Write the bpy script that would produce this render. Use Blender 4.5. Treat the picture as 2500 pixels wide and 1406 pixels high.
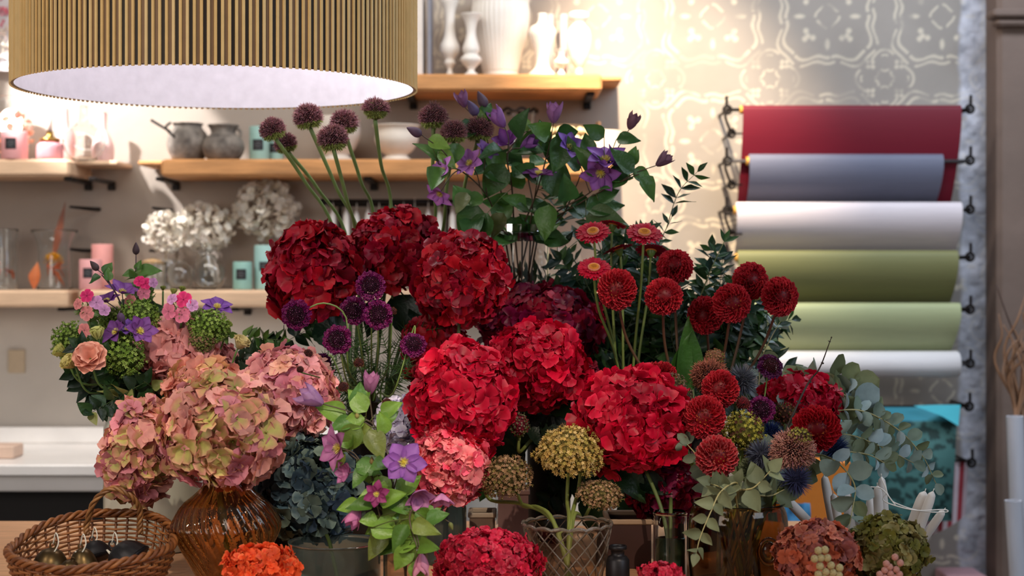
import bpy, math, random
import numpy as np
from mathutils import Vector
random.seed(7)
RS = np.random.RandomState(11)
for o in list(bpy.data.objects): bpy.data.objects.remove(o, do_unlink=True)
sc = bpy.context.scene
COL = sc.collection
PI = math.pi
# ------------------------------------------------------------------ camera, world, lights, exposure
F = 4000.0; CZ = 1.40; HY = 660.0           # focal length in pixels, camera height, horizon row
cam = bpy.data.cameras.new('camera'); camo = bpy.data.objects.new('camera', cam); COL.objects.link(camo)
camo.location = (0, 0, CZ); camo.rotation_euler = (PI/2, 0, 0)
cam.sensor_width = 36; cam.lens = 36*F/2500.0; cam.shift_y = (HY-703)/2500.0
cam.dof.use_dof = True; cam.dof.focus_distance = 2.98; cam.dof.aperture_fstop = 3.6
cam.clip_start = 0.05
sc.camera = camo
def P(px, py, d): return Vector(((px-1250)/F*d, d, CZ+(HY-py)/F*d))
def M(px, d): return px/F*d                  # a length in pixels at depth d, in metres
sc.view_settings.view_transform = 'Standard'; sc.view_settings.look = 'None'
sc.view_settings.gamma = 1; sc.view_settings.use_curve_mapping = False
sc.view_settings.exposure = 0.0
w = bpy.data.worlds.new('world'); sc.world = w; w.use_nodes = True
bg = w.node_tree.nodes['Background']; bg.inputs[0].default_value = (0.96, 0.93, 0.95, 1); bg.inputs[1].default_value = 0.17
def lamp(name, kind, loc, target, energy, col, **kw):
    l = bpy.data.lights.new(name, kind); l.energy = energy; l.color = col
    for k, v in kw.items(): setattr(l, k, v)
    o = bpy.data.objects.new(name, l); COL.objects.link(o); o.location = loc
    o.rotation_euler = (Vector(target)-Vector(loc)).to_track_quat('-Z', 'Y').to_euler()
    return o
R_ = math.radians
lamp('window_light', 'AREA', (1.5, 4.0, 3.05), (1.35, 5.15, 1.2), 46, (0.70, 0.83, 1.0), shape='RECTANGLE', size=1.6, size_y=0.8)
lamp('window_light_front', 'AREA', (2.6, 0.6, 2.6), (0.6, 3.2, 1.1), 34, (0.74, 0.85, 1.0), shape='RECTANGLE', size=1.6, size_y=1.2)
lamp('shop_ceiling_light', 'AREA', (-0.6, 3.9, 3.05), (-0.6, 4.9, 1.0), 40, (1.0, 0.94, 0.87), shape='RECTANGLE', size=2.6, size_y=0.5)
lamp('fill_light_left', 'AREA', (-2.0, 0.3, 2.0), (-0.6, 4.0, 1.6), 34, (1.0, 0.91, 0.82), shape='RECTANGLE', size=1.6, size_y=1.4)  # added warm fill, brightens the shade slats and the left side
lamp('sun_standin_flowers', 'SPOT', (0.75, 0.9, 2.95), P(1330, 1105, 2.95), 150, (1.0, 0.84, 0.66), spot_size=R_(19), spot_blend=0.35, shadow_soft_size=0.02)  # added spot standing in for hard sun on the front flowers
lamp('sun_standin_pink', 'SPOT', (-0.05, 0.9, 2.95), P(620, 1090, 2.9), 125, (1.0, 0.88, 0.70), spot_size=R_(19), spot_blend=0.4, shadow_soft_size=0.02)  # second sun stand-in, aimed at the pink heads
lamp('wall_spot_warm', 'SPOT', (0.30, 4.12, 2.98), P(1610, 400, 5.2), 360, (1.0, 0.80, 0.57), spot_size=R_(46), spot_blend=1.0, shadow_soft_size=0.03)
lamp('wall_spot_cold', 'SPOT', (-1.85, 4.55, 2.62), P(265, 345, 5.2), 230, (1.0, 0.98, 0.97), spot_size=R_(30), spot_blend=0.15, shadow_soft_size=0.02)
lamp('shade_fill', 'POINT', (-0.38, 3.3, 1.97), (0, 0, 0), 3.6, (1.0, 0.95, 0.95), shadow_soft_size=0.05)  # added point light, set off-centre to brighten the right of the lining
lamp('counter_fill', 'SPOT', (-1.75, 3.9, 2.95), (-1.15, 4.95, .86), 75, (1.0, 0.95, 0.90), spot_size=R_(42), spot_blend=0.8, shadow_soft_size=0.08)  # added fill that lifts the marble counter, no real lamp
lamp('table_fill', 'SPOT', (-1.55, 1.6, 2.6), (-0.95, 3.1, .86), 42, (1.0, 0.90, 0.78), spot_size=R_(34), spot_blend=0.8, shadow_soft_size=0.05)  # added fill that lightens the front left of the table
# ------------------------------------------------------------------ materials
def lin(c):
    return tuple(((x/255.0)/12.92 if x/255.0 <= 0.04045 else ((x/255.0+0.055)/1.055)**2.4) for x in c)
def mat(name, col=None, rough=0.6, metal=0.0, noise=None, bump=None, transl=0.0, trans=0.0, ior=1.45, spec=0.5, emis=None, coat=0.0, sheen=0.0, col2=None):
    m = bpy.data.materials.new(name); m.use_nodes = True
    nt = m.node_tree; N = nt.nodes; L = nt.links; b = N['Principled BSDF']; out = N['Material Output']
    b.inputs['Roughness'].default_value = rough; b.inputs['Metallic'].default_value = metal
    b.inputs['IOR'].default_value = ior; b.inputs['Specular IOR Level'].default_value = spec
    b.inputs['Transmission Weight'].default_value = trans; b.inputs['Coat Weight'].default_value = coat
    if sheen: b.inputs['Sheen Weight'].default_value = sheen
    if col is None:
        a = N.new('ShaderNodeAttribute'); a.attribute_name = 'Col'; src = a.outputs['Color']
    else:
        r = N.new('ShaderNodeRGB'); r.outputs[0].default_value = (*lin(col), 1); src = r.outputs[0]
    tc = N.new('ShaderNodeTexCoord')
    if noise:
        scale, amt = noise[0], noise[1]
        n = N.new('ShaderNodeTexNoise'); n.inputs['Scale'].default_value = scale; n.inputs['Detail'].default_value = 6
        mp = N.new('ShaderNodeMapping'); L.new(tc.outputs['Object'], mp.inputs['Vector'])
        if len(noise) > 2: mp.inputs['Scale'].default_value = noise[2]
        L.new(mp.outputs[0], n.inputs['Vector'])
        mr = N.new('ShaderNodeMapRange'); mr.inputs[1].default_value = 0.25; mr.inputs[2].default_value = 0.75
        L.new(n.outputs['Fac'], mr.inputs[0])
        if col2 is not None:
            mx = N.new('ShaderNodeMix'); mx.data_type = 'RGBA'; L.new(mr.outputs[0], mx.inputs['Factor'])
            L.new(src, mx.inputs['A']); mx.inputs['B'].default_value = (*lin(col2), 1); src = mx.outputs['Result']
        else:
            mr.inputs[3].default_value = 1-amt; mr.inputs[4].default_value = 1+amt
            h = N.new('ShaderNodeHueSaturation'); L.new(mr.outputs[0], h.inputs['Value']); L.new(src, h.inputs['Color']); src = h.outputs[0]
    L.new(src, b.inputs['Base Color'])
    if bump:
        n2 = N.new('ShaderNodeTexNoise'); n2.inputs['Scale'].default_value = bump[0]; n2.inputs['Detail'].default_value = 5
        mp2 = N.new('ShaderNodeMapping'); L.new(tc.outputs['Object'], mp2.inputs['Vector'])
        if len(bump) > 2: mp2.inputs['Scale'].default_value = bump[2]
        L.new(mp2.outputs[0], n2.inputs['Vector'])
        bp = N.new('ShaderNodeBump'); bp.inputs['Strength'].default_value = bump[1]; bp.inputs['Distance'].default_value = 0.01
        L.new(n2.outputs['Fac'], bp.inputs['Height']); L.new(bp.outputs[0], b.inputs['Normal'])
    if transl:
        t = N.new('ShaderNodeBsdfTranslucent'); L.new(src, t.inputs['Color'])
        ms = N.new('ShaderNodeMixShader'); ms.inputs[0].default_value = transl
        L.new(b.outputs[0], ms.inputs[1]); L.new(t.outputs[0], ms.inputs[2]); L.new(ms.outputs[0], out.inputs[0])
    if emis:
        b.inputs['Emission Color'].default_value = (*lin(emis[0]), 1); b.inputs['Emission Strength'].default_value = emis[1]
    return m
MT = {}
MT['petal'] = mat('petal', None, 0.55, noise=(90, 0.12), transl=0.16, spec=0.3)
MT['redpetal'] = mat('red_petal', None, 0.42, noise=(70, 0.18), transl=0.14, spec=0.3)
MT['leaf'] = mat('leaf', None, 0.38, noise=(50, 0.18), bump=(160, 0.15), transl=0.2, spec=0.5)
MT['euc'] = mat('eucalyptus_leaf', None, 0.6, noise=(60, 0.12), transl=0.18, spec=0.4)
MT['fuzz'] = mat('floret', None, 0.75, noise=(120, 0.15), spec=0.25)
MT['stem'] = mat('stem', None, 0.5, noise=(40, 0.15, (1, 1, 0.2)))
MT['wall'] = mat('wall_paint', None, 0.85, noise=(2.6, 0.13), bump=(14, 0.25), spec=0.25)
MT['plaster'] = mat('plaster', (160, 150, 141), 0.9, noise=(2.2, 0.16), bump=(10, 0.35), spec=0.25)
MT['wood'] = mat('shelf_wood', (204, 146, 92), 0.55, noise=(7, 0.28, (1.2, 6, 9)), bump=(25, 0.2, (1, 8, 8)))
MT['paleshelf'] = mat('pale_shelf_wood', (214, 180, 148), 0.6, noise=(7, 0.16, (1.2, 6, 9)), bump=(25, 0.15, (1, 8, 8)))
MT['tablewood'] = mat('table_wood', (206, 156, 116), 0.5, noise=(9, 0.2, (1, 14, 4)), bump=(30, 0.15, (1, 10, 8)))
MT['iron'] = mat('black_iron', (32, 26, 24), 0.5, metal=0.6, noise=(80, 0.3))
MT['steel'] = mat('steel', (150, 150, 155), 0.3, metal=0.9, noise=(80, 0.1))
MT['brass'] = mat('brass', (150, 118, 60), 0.3, metal=0.9, noise=(60, 0.2))
MT['marble'] = mat('marble', (240, 236, 232), 0.25, noise=(5, 0.1), spec=0.5)
MT['dark'] = mat('dark_cabinet', (22, 17, 16), 0.6, noise=(8, 0.2))
MT['floor'] = mat('floor', (95, 84, 78), 0.7, noise=(6, 0.2))
MT['brown'] = mat('brown_plaster', (118, 100, 90), 0.85, noise=(4, 0.18), bump=(12, 0.4))
MT['white'] = mat('white_ceramic', (236, 230, 222), 0.4, noise=(20, 0.04))
MT['wax'] = mat('white_wax', (238, 232, 226), 0.45, noise=(12, 0.03), transl=0.08)
MT['glass'] = mat('clear_glass', (250, 252, 252), 0.02, trans=1.0, ior=1.38, noise=(30, 0.01))
MT['amber'] = mat('amber_glass', (226, 182, 128), 0.03, trans=1.0, ior=1.4, noise=(20, 0.05), spec=0.8)
MT['amberdark'] = mat('brown_glass', (186, 150, 108), 0.03, trans=1.0, ior=1.35, noise=(20, 0.05), spec=0.7)
MT['smoke'] = mat('smoke_glass', (150, 164, 160), 0.06, trans=0.88, ior=1.3, noise=(14, 0.1))
MT['crystal'] = mat('crystal_glass', (226, 216, 204), 0.02, trans=1.0, ior=1.3, noise=(30, 0.02), spec=0.8)
MT['ridge'] = mat('crystal_ridge', (190, 178, 164), 0.05, trans=0.82, noise=(30, 0.02), spec=0.8)
MT['water'] = mat('green_water', (60, 84, 62), 0.03, trans=0.75, ior=1.25, noise=(20, 0.1))
MT['vasewhite'] = mat('milk_glass', (186, 184, 168), 0.18, noise=(14, 0.03), coat=0.4)
MT['attr'] = mat('painted', None, 0.6, noise=(40, 0.06))
MT['gloss'] = mat('glossy_painted', None, 0.25, noise=(30, 0.06))
MT['paper'] = mat('wrapping_paper', None, 0.55, noise=(30, 0.05, (0.3, 1, 4)), spec=0.4)
MT['stone'] = mat('stone_pot', (158, 148, 138), 0.85, noise=(26, 0.5), bump=(40, 0.6), col2=(64, 58, 56))
MT['wicker'] = mat('wicker', None, 0.42, noise=(60, 0.3), spec=0.5)
MT['film'] = mat('plastic_film', (205, 208, 218), 0.2, noise=(30, 0.1, (1, 1, 0.2)), spec=0.8, coat=0.6)
MT['glow'] = mat('glowing_lamp_glass', (255, 240, 225), 0.5, emis=((255, 226, 205), 5.0), noise=(20, 0.05))
MT['black'] = mat('black_label', (30, 30, 34), 0.5, noise=(40, 0.1))
# ------------------------------------------------------------------ mesh builder
def nrm(a):
    a = np.asarray(a, float); return a/np.maximum(np.linalg.norm(a, axis=-1, keepdims=True), 1e-9)
class MB:
    def __init__(s): s.v = []; s.c = []; s.f = []; s.n = 0
    def add(s, v, f, c=(0.5, 0.5, 0.5)):
        v = np.asarray(v, float).reshape(-1, 3); c = np.asarray(c, float)
        if c.ndim == 1: c = np.tile(c, (len(v), 1))
        s.v.append(v); s.c.append(c)
        for g in (f if isinstance(f, list) and len(f) and isinstance(f[0], np.ndarray) and f[0].ndim == 2 else [f]):
            g = np.asarray(g, int)
            if g.size: s.f.append(g + s.n)
        s.n += len(v)
    def build(s, name, m, parent=None, origin=None, smooth=True):
        me = bpy.data.meshes.new(name)
        v = np.concatenate(s.v); c = np.concatenate(s.c)
        if parent is not None:
            q = parent; off = Vector((0, 0, 0))
            while q is not None: off += q.location; q = q.parent
        else: off = Vector(origin) if origin is not None else Vector((0, 0, 0))
        v = v - np.array(off)
        lens = np.concatenate([np.full(len(g), g.shape[1]) for g in s.f]); idx = np.concatenate([g.ravel() for g in s.f])
        me.vertices.add(len(v)); me.vertices.foreach_set('co', v.ravel())
        me.loops.add(len(idx)); me.loops.foreach_set('vertex_index', idx)
        me.polygons.add(len(lens)); me.polygons.foreach_set('loop_start', np.concatenate([[0], np.cumsum(lens)[:-1]]))
        me.polygons.foreach_set('use_smooth', np.full(len(lens), smooth))
        me.update(calc_edges=True)
        at = me.color_attributes.new('Col', 'FLOAT_COLOR', 'POINT')
        at.data.foreach_set('color', np.concatenate([c, np.ones((len(c), 1))], 1).ravel())
        me.materials.append(MT[m] if isinstance(m, str) else m)
        o = bpy.data.objects.new(name, me); COL.objects.link(o)
        if parent is not None: o.parent = parent
        else: o.location = off
        return o
def tag(o, label, cat, group=None):
    o['label'] = label; o['category'] = cat
    if group: o['group'] = group
    return o
def thing(name, label, cat, loc, group=None):
    o = bpy.data.objects.new(name, None); COL.objects.link(o); o.location = loc; o.empty_display_size = 0.02
    return tag(o, label, cat, group)
def struct(name, mb, m, smooth=False):
    o = mb.build(name, m, smooth=smooth); o['kind'] = 'structure'; return o
def copy_tree(o, delta, label=None):
    c = o.copy(); COL.objects.link(c); c.location = o.location + Vector(delta)
    if label: c['label'] = label
    for ch in list(o.children):
        d = ch.copy(); COL.objects.link(d); d.parent = c
        for g in list(ch.children):
            e = g.copy(); COL.objects.link(e); e.parent = d
    return c
# ------------------------------------------------------------------ shapes
CUBEF = np.array([[0, 1, 3, 2], [4, 6, 7, 5], [0, 4, 5, 1], [2, 3, 7, 6], [0, 2, 6, 4], [1, 5, 7, 3]])
def box(mb, lo, hi, c=(.5, .5, .5), bev=0.0):
    lo = np.array(lo, float); hi = np.array(hi, float)
    if bev <= 0:
        v = [[(lo, hi)[i][0], (lo, hi)[j][1], (lo, hi)[k][2]] for i in (0, 1) for j in (0, 1) for k in (0, 1)]
        mb.add(v, CUBEF, c); return
    b = min(bev, 0.49*min(hi-lo)); ring = []
    for z, e in ((lo[2], b), (lo[2]+b, 0), (hi[2]-b, 0), (hi[2], b)):
        x0, x1, y0, y1 = lo[0]+e, hi[0]-e, lo[1]+e, hi[1]-e; k = b
        ring.append([[x0+k, y0, z], [x1-k, y0, z], [x1, y0+k, z], [x1, y1-k, z], [x1-k, y1, z], [x0+k, y1, z], [x0, y1-k, z], [x0, y0+k, z]])
    v = np.array(ring).reshape(-1, 3); q = []
    for r in range(3):
        for i in range(8):
            j = (i+1) % 8; q.append([r*8+i, r*8+j, r*8+8+j, r*8+8+i])
    mb.add(v, [np.array(q), np.array([[7, 6, 5, 4, 3, 2, 1, 0], [24, 25, 26, 27, 28, 29, 30, 31]])], c)
def tube(mb, pts, rad, c=(.5, .5, .5), seg=6, cap=True, c1=None):
    pts = np.array([list(p) for p in pts], float); n = len(pts)
    rad = np.full(n, rad) if np.isscalar(rad) else np.interp(np.linspace(0, 1, n), np.linspace(0, 1, len(rad)), rad)
    T = nrm(np.gradient(pts, axis=0)); a = np.array([0, 0, 1.0]) if abs(T[0][2]) < 0.9 else np.array([1.0, 0, 0])
    U = nrm(np.cross(T[0], a)); Us = []
    for t in T:
        U = nrm(U - t*np.dot(U, t)); Us.append(U)
    Us = np.array(Us); Vs = np.cross(T, Us)
    th = np.linspace(0, 2*PI, seg, endpoint=False)
    v = pts[:, None]+rad[:, None, None]*(np.cos(th)[None, :, None]*Us[:, None]+np.sin(th)[None, :, None]*Vs[:, None])
    i = np.arange(n-1)[:, None]*seg; j = np.arange(seg)[None]; k = (j+1) % seg
    q = np.stack([i+j, i+k, i+seg+k, i+seg+j], -1).reshape(-1, 4)
    fs = [q]
    if cap: fs.append(np.array([list(range(seg))[::-1], list(range((n-1)*seg, n*seg))]))
    c = np.array(c)
    if c1 is not None: c = (c[None]*(1-np.linspace(0, 1, n))[:, None]+np.array(c1)[None]*np.linspace(0, 1, n)[:, None]).repeat(seg, 0)
    mb.add(v.reshape(-1, 3), fs, c)
def bez(p, n=14):
    p = np.array([list(q) for q in p], float)
    if len(p) == 2: return p[0][None]+(p[1]-p[0])[None]*np.linspace(0, 1, n)[:, None]
    # catmull-rom through the points
    q = np.concatenate([[2*p[0]-p[1]], p, [2*p[-1]-p[-2]]]); out = []
    m = max(2, n//(len(p)-1))
    for i in range(1, len(q)-2):
        for t in np.linspace(0, 1, m, endpoint=False):
            out.append(0.5*((2*q[i])+(-q[i-1]+q[i+1])*t+(2*q[i-1]-5*q[i]+4*q[i+1]-q[i+2])*t*t+(-q[i-1]+3*q[i]-3*q[i+1]+q[i+2])*t**3))
    out.append(p[-1]); return np.array(out)
def lathe(mb, prof, ctr, c=(.5, .5, .5), seg=40, rib=0, amp=0.0, twist=0.0, sub=4, cap0=True, cap1=False, fn=None, cols=None):
    pr = np.array([(r, 0, z) for r, z in prof], float)
    if sub > 1: pr = bez(pr, sub*(len(pr)-1))
    n = len(pr); th = np.linspace(0, 2*PI, seg, endpoint=False)
    r = np.maximum(pr[:, 0], 0.0)[:, None]; z = pr[:, 2][:, None]
    rr = np.tile(r, (1, seg))
    if rib: rr = r*(1+amp*np.abs(np.cos((th[None]+twist*(z-pr[0, 2]))*rib/2))*1.0)
    if fn is not None: rr = rr+fn(th[None], z, r)
    v = np.stack([ctr[0]+rr*np.cos(th)[None], ctr[1]+rr*np.sin(th)[None], np.tile(ctr[2]+z, (1, seg))], -1).reshape(-1, 3)
    i = np.arange(n-1)[:, None]*seg; j = np.arange(seg)[None]; k = (j+1) % seg
    fs = [np.stack([i+j, i+k, i+seg+k, i+seg+j], -1).reshape(-1, 4)]
    if cap0: fs.append(np.array([list(range(seg))[::-1]]))
    if cap1: fs.append(np.array([list(range((n-1)*seg, n*seg))]))
    cc = c
    if cols is not None: cc = cols(v)
    mb.add(v, fs, cc)
def shell(prof, t):                       # outer profile, then back down inside
    o = list(prof); i = [(max(r-t, 0.0005), z) for r, z in prof[::-1]]
    i[-1] = (i[-1][0], i[-1][1]+t)
    return o+i+[(0.0005, prof[0][1]+t)]
UU = lambda *a: (np.array(a[::2], float), np.array(a[1::2], float))
PR = dict(ovate=UU(0, .05, .12, .7, .3, 1, .55, .82, .8, .4, 1, .0), obov=UU(0, .14, .25, .5, .5, .85, .75, 1, .93, .8, 1, .4),
          lance=UU(0, .05, .2, .6, .45, 1, .7, .62, 1, .0), round=UU(0, .1, .1, .62, .3, .93, .5, 1, .75, .88, .92, .5, 1, .05),
          sepal=UU(0, .3, .2, .75, .5, 1, .8, .6, 1, .02), strap=UU(0, .4, .3, .8, .7, 1, .92, .8, 1, .35), spike=UU(0, 1, 1, .08), quill=UU(0, .5, .35, .9, .7, 1, .88, .6, 1, .05))
def petals(mb, O, D, N, L, W, prof='obov', cup=0., curl=0., wave=0., c0=(.5, .5, .5), c1=None, ce=None, nu=4, nw=2, serr=0):
    O = np.atleast_2d(np.asarray(O, float)); n = len(O)
    D = nrm(np.broadcast_to(np.asarray(D, float), (n, 3))); N = np.broadcast_to(np.asarray(N, float), (n, 3))
    S = nrm(np.cross(D, N)); N = nrm(np.cross(S, D))
    L = np.broadcast_to(np.asarray(L, float), (n,)); W = np.broadcast_to(np.asarray(W, float), (n,))
    cup = np.broadcast_to(np.asarray(cup, float), (n,)); curl = np.broadcast_to(np.asarray(curl, float), (n,))
    u = np.linspace(0, 1, nu+1); s = np.linspace(-1, 1, nw+1)
    wd = np.interp(u, *PR[prof])
    if serr: wd = wd*(1+serr*np.where(np.arange(nu+1) % 2 == 0, 1, -1))
    ph = RS.rand(n)*6.28
    U = u[None, :, None]; SS = s[None, None, :]; WD = wd[None, :, None]
    l = L[:, None, None]; ww = W[:, None, None]
    h = l*curl[:, None, None]*U*U + ww*cup[:, None, None]*(WD*SS)**2 + wave*ww*U*np.sin(SS*3.0+U*4+ph[:, None, None])
    v = O[:, None, None]+D[:, None, None]*(l*U*np.ones_like(SS))[..., None]+S[:, None, None]*(ww*WD*SS)[..., None]+N[:, None, None]*h[..., None]
    c0 = np.broadcast_to(np.asarray(c0, float), (n, 3)); c1 = c0 if c1 is None else np.broadcast_to(np.asarray(c1, float), (n, 3))
    c = c0[:, None, None]*(1-U)[..., None]+c1[:, None, None]*U[..., None]+np.zeros_like(v)
    if ce is not None:
        ce = np.broadcast_to(np.asarray(ce, float), (n, 3)); e = (np.abs(SS)**2*np.ones_like(U)*0.8 + 0.0)
        e = np.clip(np.maximum(e, (U-0.8)*4*np.ones_like(SS)), 0, 1)[..., None]
        c = c*(1-e)+ce[:, None, None]*e
    m = (nu+1)*(nw+1); i = np.arange(nu)[:, None]*(nw+1); j = np.arange(nw)[None]
    q = np.stack([i+j, i+j+1, i+nw+2+j, i+nw+1+j], -1).reshape(-1, 4)
    q = (q[None]+(np.arange(n)*m)[:, None, None]).reshape(-1, 4)
    mb.add(v.reshape(-1, 3), q, c.reshape(-1, 3))
OCT = (np.array([[1, 0, 0], [-1, 0, 0], [0, 1, 0], [0, -1, 0], [0, 0, 1], [0, 0, -1]], float), np.array([[0, 2, 4], [2, 1, 4], [1, 3, 4], [3, 0, 4], [2, 0, 5], [1, 2, 5], [3, 1, 5], [0, 3, 5]]))
def sph(nth=8, nph=5):
    v = [[0, 0, 1]]; f = []
    for i in range(1, nph):
        p = PI*i/nph
        for j in range(nth): t = 2*PI*j/nth; v.append([math.sin(p)*math.cos(t), math.sin(p)*math.sin(t), math.cos(p)])
    v.append([0, 0, -1]); q = []
    for j in range(nth): f.append([0, 1+j, 1+(j+1) % nth]); b = 1+(nph-2)*nth; f.append([len(v)-1, b+(j+1) % nth, b+j])
    for i in range(nph-2):
        for j in range(nth): a = 1+i*nth; q.append([a+j, a+nth+j, a+nth+(j+1) % nth, a+(j+1) % nth])
    return np.array(v, float), np.array(f), np.array(q)
S8 = sph(8, 5); S16 = sph(20, 12)
def beads(mb, pos, r, c, tpl=None):
    tv, tf = OCT if tpl is None else (tpl[0], tpl[1])
    pos = np.atleast_2d(pos); n = len(pos); r = np.asarray(r, float)
    r = np.broadcast_to(r.reshape(-1, 1) if r.ndim == 1 else r, (n, 3))
    v = pos[:, None]+tv[None]*r[:, None]
    off = (np.arange(n)*len(tv))[:, None, None]
    fs = [(tf[None]+off).reshape(-1, 3)]
    if tpl is not None and len(tpl) > 2: fs.append((tpl[2][None]+off).reshape(-1, 4))
    c = np.broadcast_to(np.asarray(c, float), (n, 3)).repeat(len(tv), 0)
    mb.add(v.reshape(-1, 3), fs, c)
def ball(mb, ctr, r, c=(.5, .5, .5), tpl=None): beads(mb, np.array([list(ctr)]), np.array([list(r) if hasattr(r, '__len__') else (r, r, r)]), c, tpl or S16)
def fib(n, lo=-1.0, hi=1.0):              # unit vectors about +Z with z in lo..hi
    i = np.arange(n)+0.5; z = hi-(hi-lo)*i/n; a = i*2.399963
    s = np.sqrt(np.maximum(0, 1-z*z)); return np.stack([s*np.cos(a), s*np.sin(a), z], 1)
def frame(A):                             # rotation taking +Z to A
    A = nrm(A); a = np.array([0, 1.0, 0]) if abs(A[1]) < .9 else np.array([1.0, 0, 0])
    X = nrm(np.cross(a, A)); Y = np.cross(A, X); return np.stack([X, Y, A])
def jit(n, s): return RS.randn(n, 3)*s
def C(*c): return np.array(lin(c))
def vary(col, n, s=0.15): return np.clip(np.asarray(col)[None]*(1+RS.randn(n, 1)*s)*(1+RS.randn(n, 3)*s*0.3), 0, 1)
# ------------------------------------------------------------------ the setting
WY = 5.2
def vnoise(x, y, s, seed=0):
    r = np.random.RandomState(seed).rand(64, 64); x = x*s; y = y*s
    xi = np.floor(x).astype(int); yi = np.floor(y).astype(int); fx = x-xi; fy = y-yi
    fx = fx*fx*(3-2*fx); fy = fy*fy*(3-2*fy); g = lambda a, b: r[a % 64, b % 64]
    return (g(xi, yi)*(1-fx)+g(xi+1, yi)*fx)*(1-fy)+(g(xi, yi+1)*(1-fx)+g(xi+1, yi+1)*fx)*fy
def fbm(x, y, s, seed=0): return sum(vnoise(x+9, y+9, s*2**k, seed+k)/2**k for k in range(4))/1.875
def stencil(X, Z):
    px = X/WY*F+1250; py = HY-(Z-CZ)/WY*F; m = np.zeros_like(px)
    A, B = 280.0, 305.0
    for (ox, oy, kind) in ((1740, 40, 0), (1880, 192, 1)):
        dx = (px-ox+A/2) % A-A/2; dy = (py-oy+B/2) % B-B/2
        r = np.hypot(dx, dy); th = np.arctan2(dy, dx)
        def line(d, w): return np.clip(1-(np.abs(d)/w)**2, 0, 1)
        if kind == 0:
            m = np.maximum(m, line(r-27*(1+0.08*np.cos(4*th)), 3.6)*(np.abs(np.sin(2*th+0.4)) > .35))
            for k in range(4):
                a = k*PI/2; lx = dx*math.cos(a)+dy*math.sin(a); ly = -dx*math.sin(a)+dy*math.cos(a)
                m = np.maximum(m, np.clip(1.3-((lx-68)/14)**2-(ly/6)**2, 0, 1))
                a += PI/4; lx = dx*math.cos(a)+dy*math.sin(a); ly = -dx*math.sin(a)+dy*math.cos(a)
                for (tx, ty) in ((78, 0), (62, 12), (62, -12), (68, 0)):
                    m = np.maximum(m, np.clip(1.4-((lx-tx)/7)**2-((ly-ty)/7)**2, 0, 1))
            R0 = 112*(1-0.13*np.cos(4*th)*1.0+0.035*np.cos(12*th))
            m = np.maximum(m, line(r-R0, 5.0)*(np.abs(np.sin(4*th+0.3)) > .10)); m = np.maximum(m, line(r-R0*1.14, 4.2)*(np.abs(np.sin(4*th+0.9)) > .22))
        else:
            m = np.maximum(m, line(r-21*(1+0.1*np.cos(6*th)), 3.4)*(np.abs(np.sin(3*th)) > .3))
            R1 = 62*(1+0.14*np.cos(4*th)); m = np.maximum(m, line(r-R1, 4.2)*(np.cos(4*th+.5) > -.35)); m = np.maximum(m, line(r-R1*.82, 3.2)*(np.cos(8*th) > .5))
            for k in range(4):
                a = k*PI/2+PI/4; lx = dx*math.cos(a)+dy*math.sin(a); ly = -dx*math.sin(a)+dy*math.cos(a)
                for (tx, ty) in ((40, 0), (50, 8), (50, -8), (58, 0)):
                    m = np.maximum(m, np.clip(1.4-((lx-tx)/5)**2-((ly-ty)/5)**2, 0, 1))
    m = m*np.clip((fbm(X, Z, 16, 5)-0.30)*6, 0.25, 1)
    start = np.where(py < 205, 1030, 1556)
    return m*np.clip((px-start)/25, 0, 1)
def wall_grid(name, x0, x1, z0, z1, step, sten):
    nx = int((x1-x0)/step)+1; nz = int((z1-z0)/step)+1
    X, Z = np.meshgrid(np.linspace(x0, x1, nx), np.linspace(z0, z1, nz)); px = X/WY*F+1250; py = HY-(Z-CZ)/WY*F
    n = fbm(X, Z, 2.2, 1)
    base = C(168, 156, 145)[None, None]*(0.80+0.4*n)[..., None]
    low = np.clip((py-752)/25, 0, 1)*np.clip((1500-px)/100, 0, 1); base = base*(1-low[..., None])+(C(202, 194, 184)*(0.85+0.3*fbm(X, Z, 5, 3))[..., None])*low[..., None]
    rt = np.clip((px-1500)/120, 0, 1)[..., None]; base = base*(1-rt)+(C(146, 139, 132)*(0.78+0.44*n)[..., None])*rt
    edge = np.clip((px-2325-26*fbm(X, Z, 9, 2))/10, 0, 1)
    rough = C(182, 182, 190)*(0.5+1.1*fbm(X, Z, 30, 8))[..., None]; base = base*(1-edge[..., None])+rough*edge[..., None]
    if sten:
        m = stencil(X, Z)*(1-edge*.6); m = m[..., None]*0.68; base = base*(1-m)+C(222, 210, 188)*m
    Y = WY-0.006*edge*(fbm(X, Z, 40, 4)*2-1)
    mb = MB(); i = np.arange(nz-1)[:, None]*nx; j = np.arange(nx-1)[None]
    mb.add(np.stack([X, Y, Z], -1).reshape(-1, 3), np.stack([i+j, i+j+1, i+nx+j+1, i+nx+j], -1).reshape(-1, 4), base.reshape(-1, 3))
    return struct(name, mb, 'wall', True)
xl, xm, xr = -2.6, P(1000, 0, WY).x, 1.62
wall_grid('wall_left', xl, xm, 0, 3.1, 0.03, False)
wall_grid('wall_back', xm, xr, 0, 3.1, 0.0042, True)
m = MB(); box(m, (-3.2, -0.5, -0.05), (3.4, WY, 0)); struct('floor', m, 'floor')
m = MB(); box(m, (-3.2, 3.2, 3.1), (3.4, WY, 3.15)); struct('ceiling', m, 'plaster')
# brown corner pier at the right with its moulding
m = MB(); box(m, (1.50, 5.06, 0), (3.0, 5.2, 3.1), bev=0.015); struct('wall_right', m, 'brown')
m = MB(); box(m, (1.47, 5.0, 2.175), (3.0, 5.09, 2.20), bev=0.006); box(m, (1.485, 5.02, 2.15), (3.0, 5.08, 2.176), bev=0.008); struct('trim_1', m, 'brown')
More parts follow.
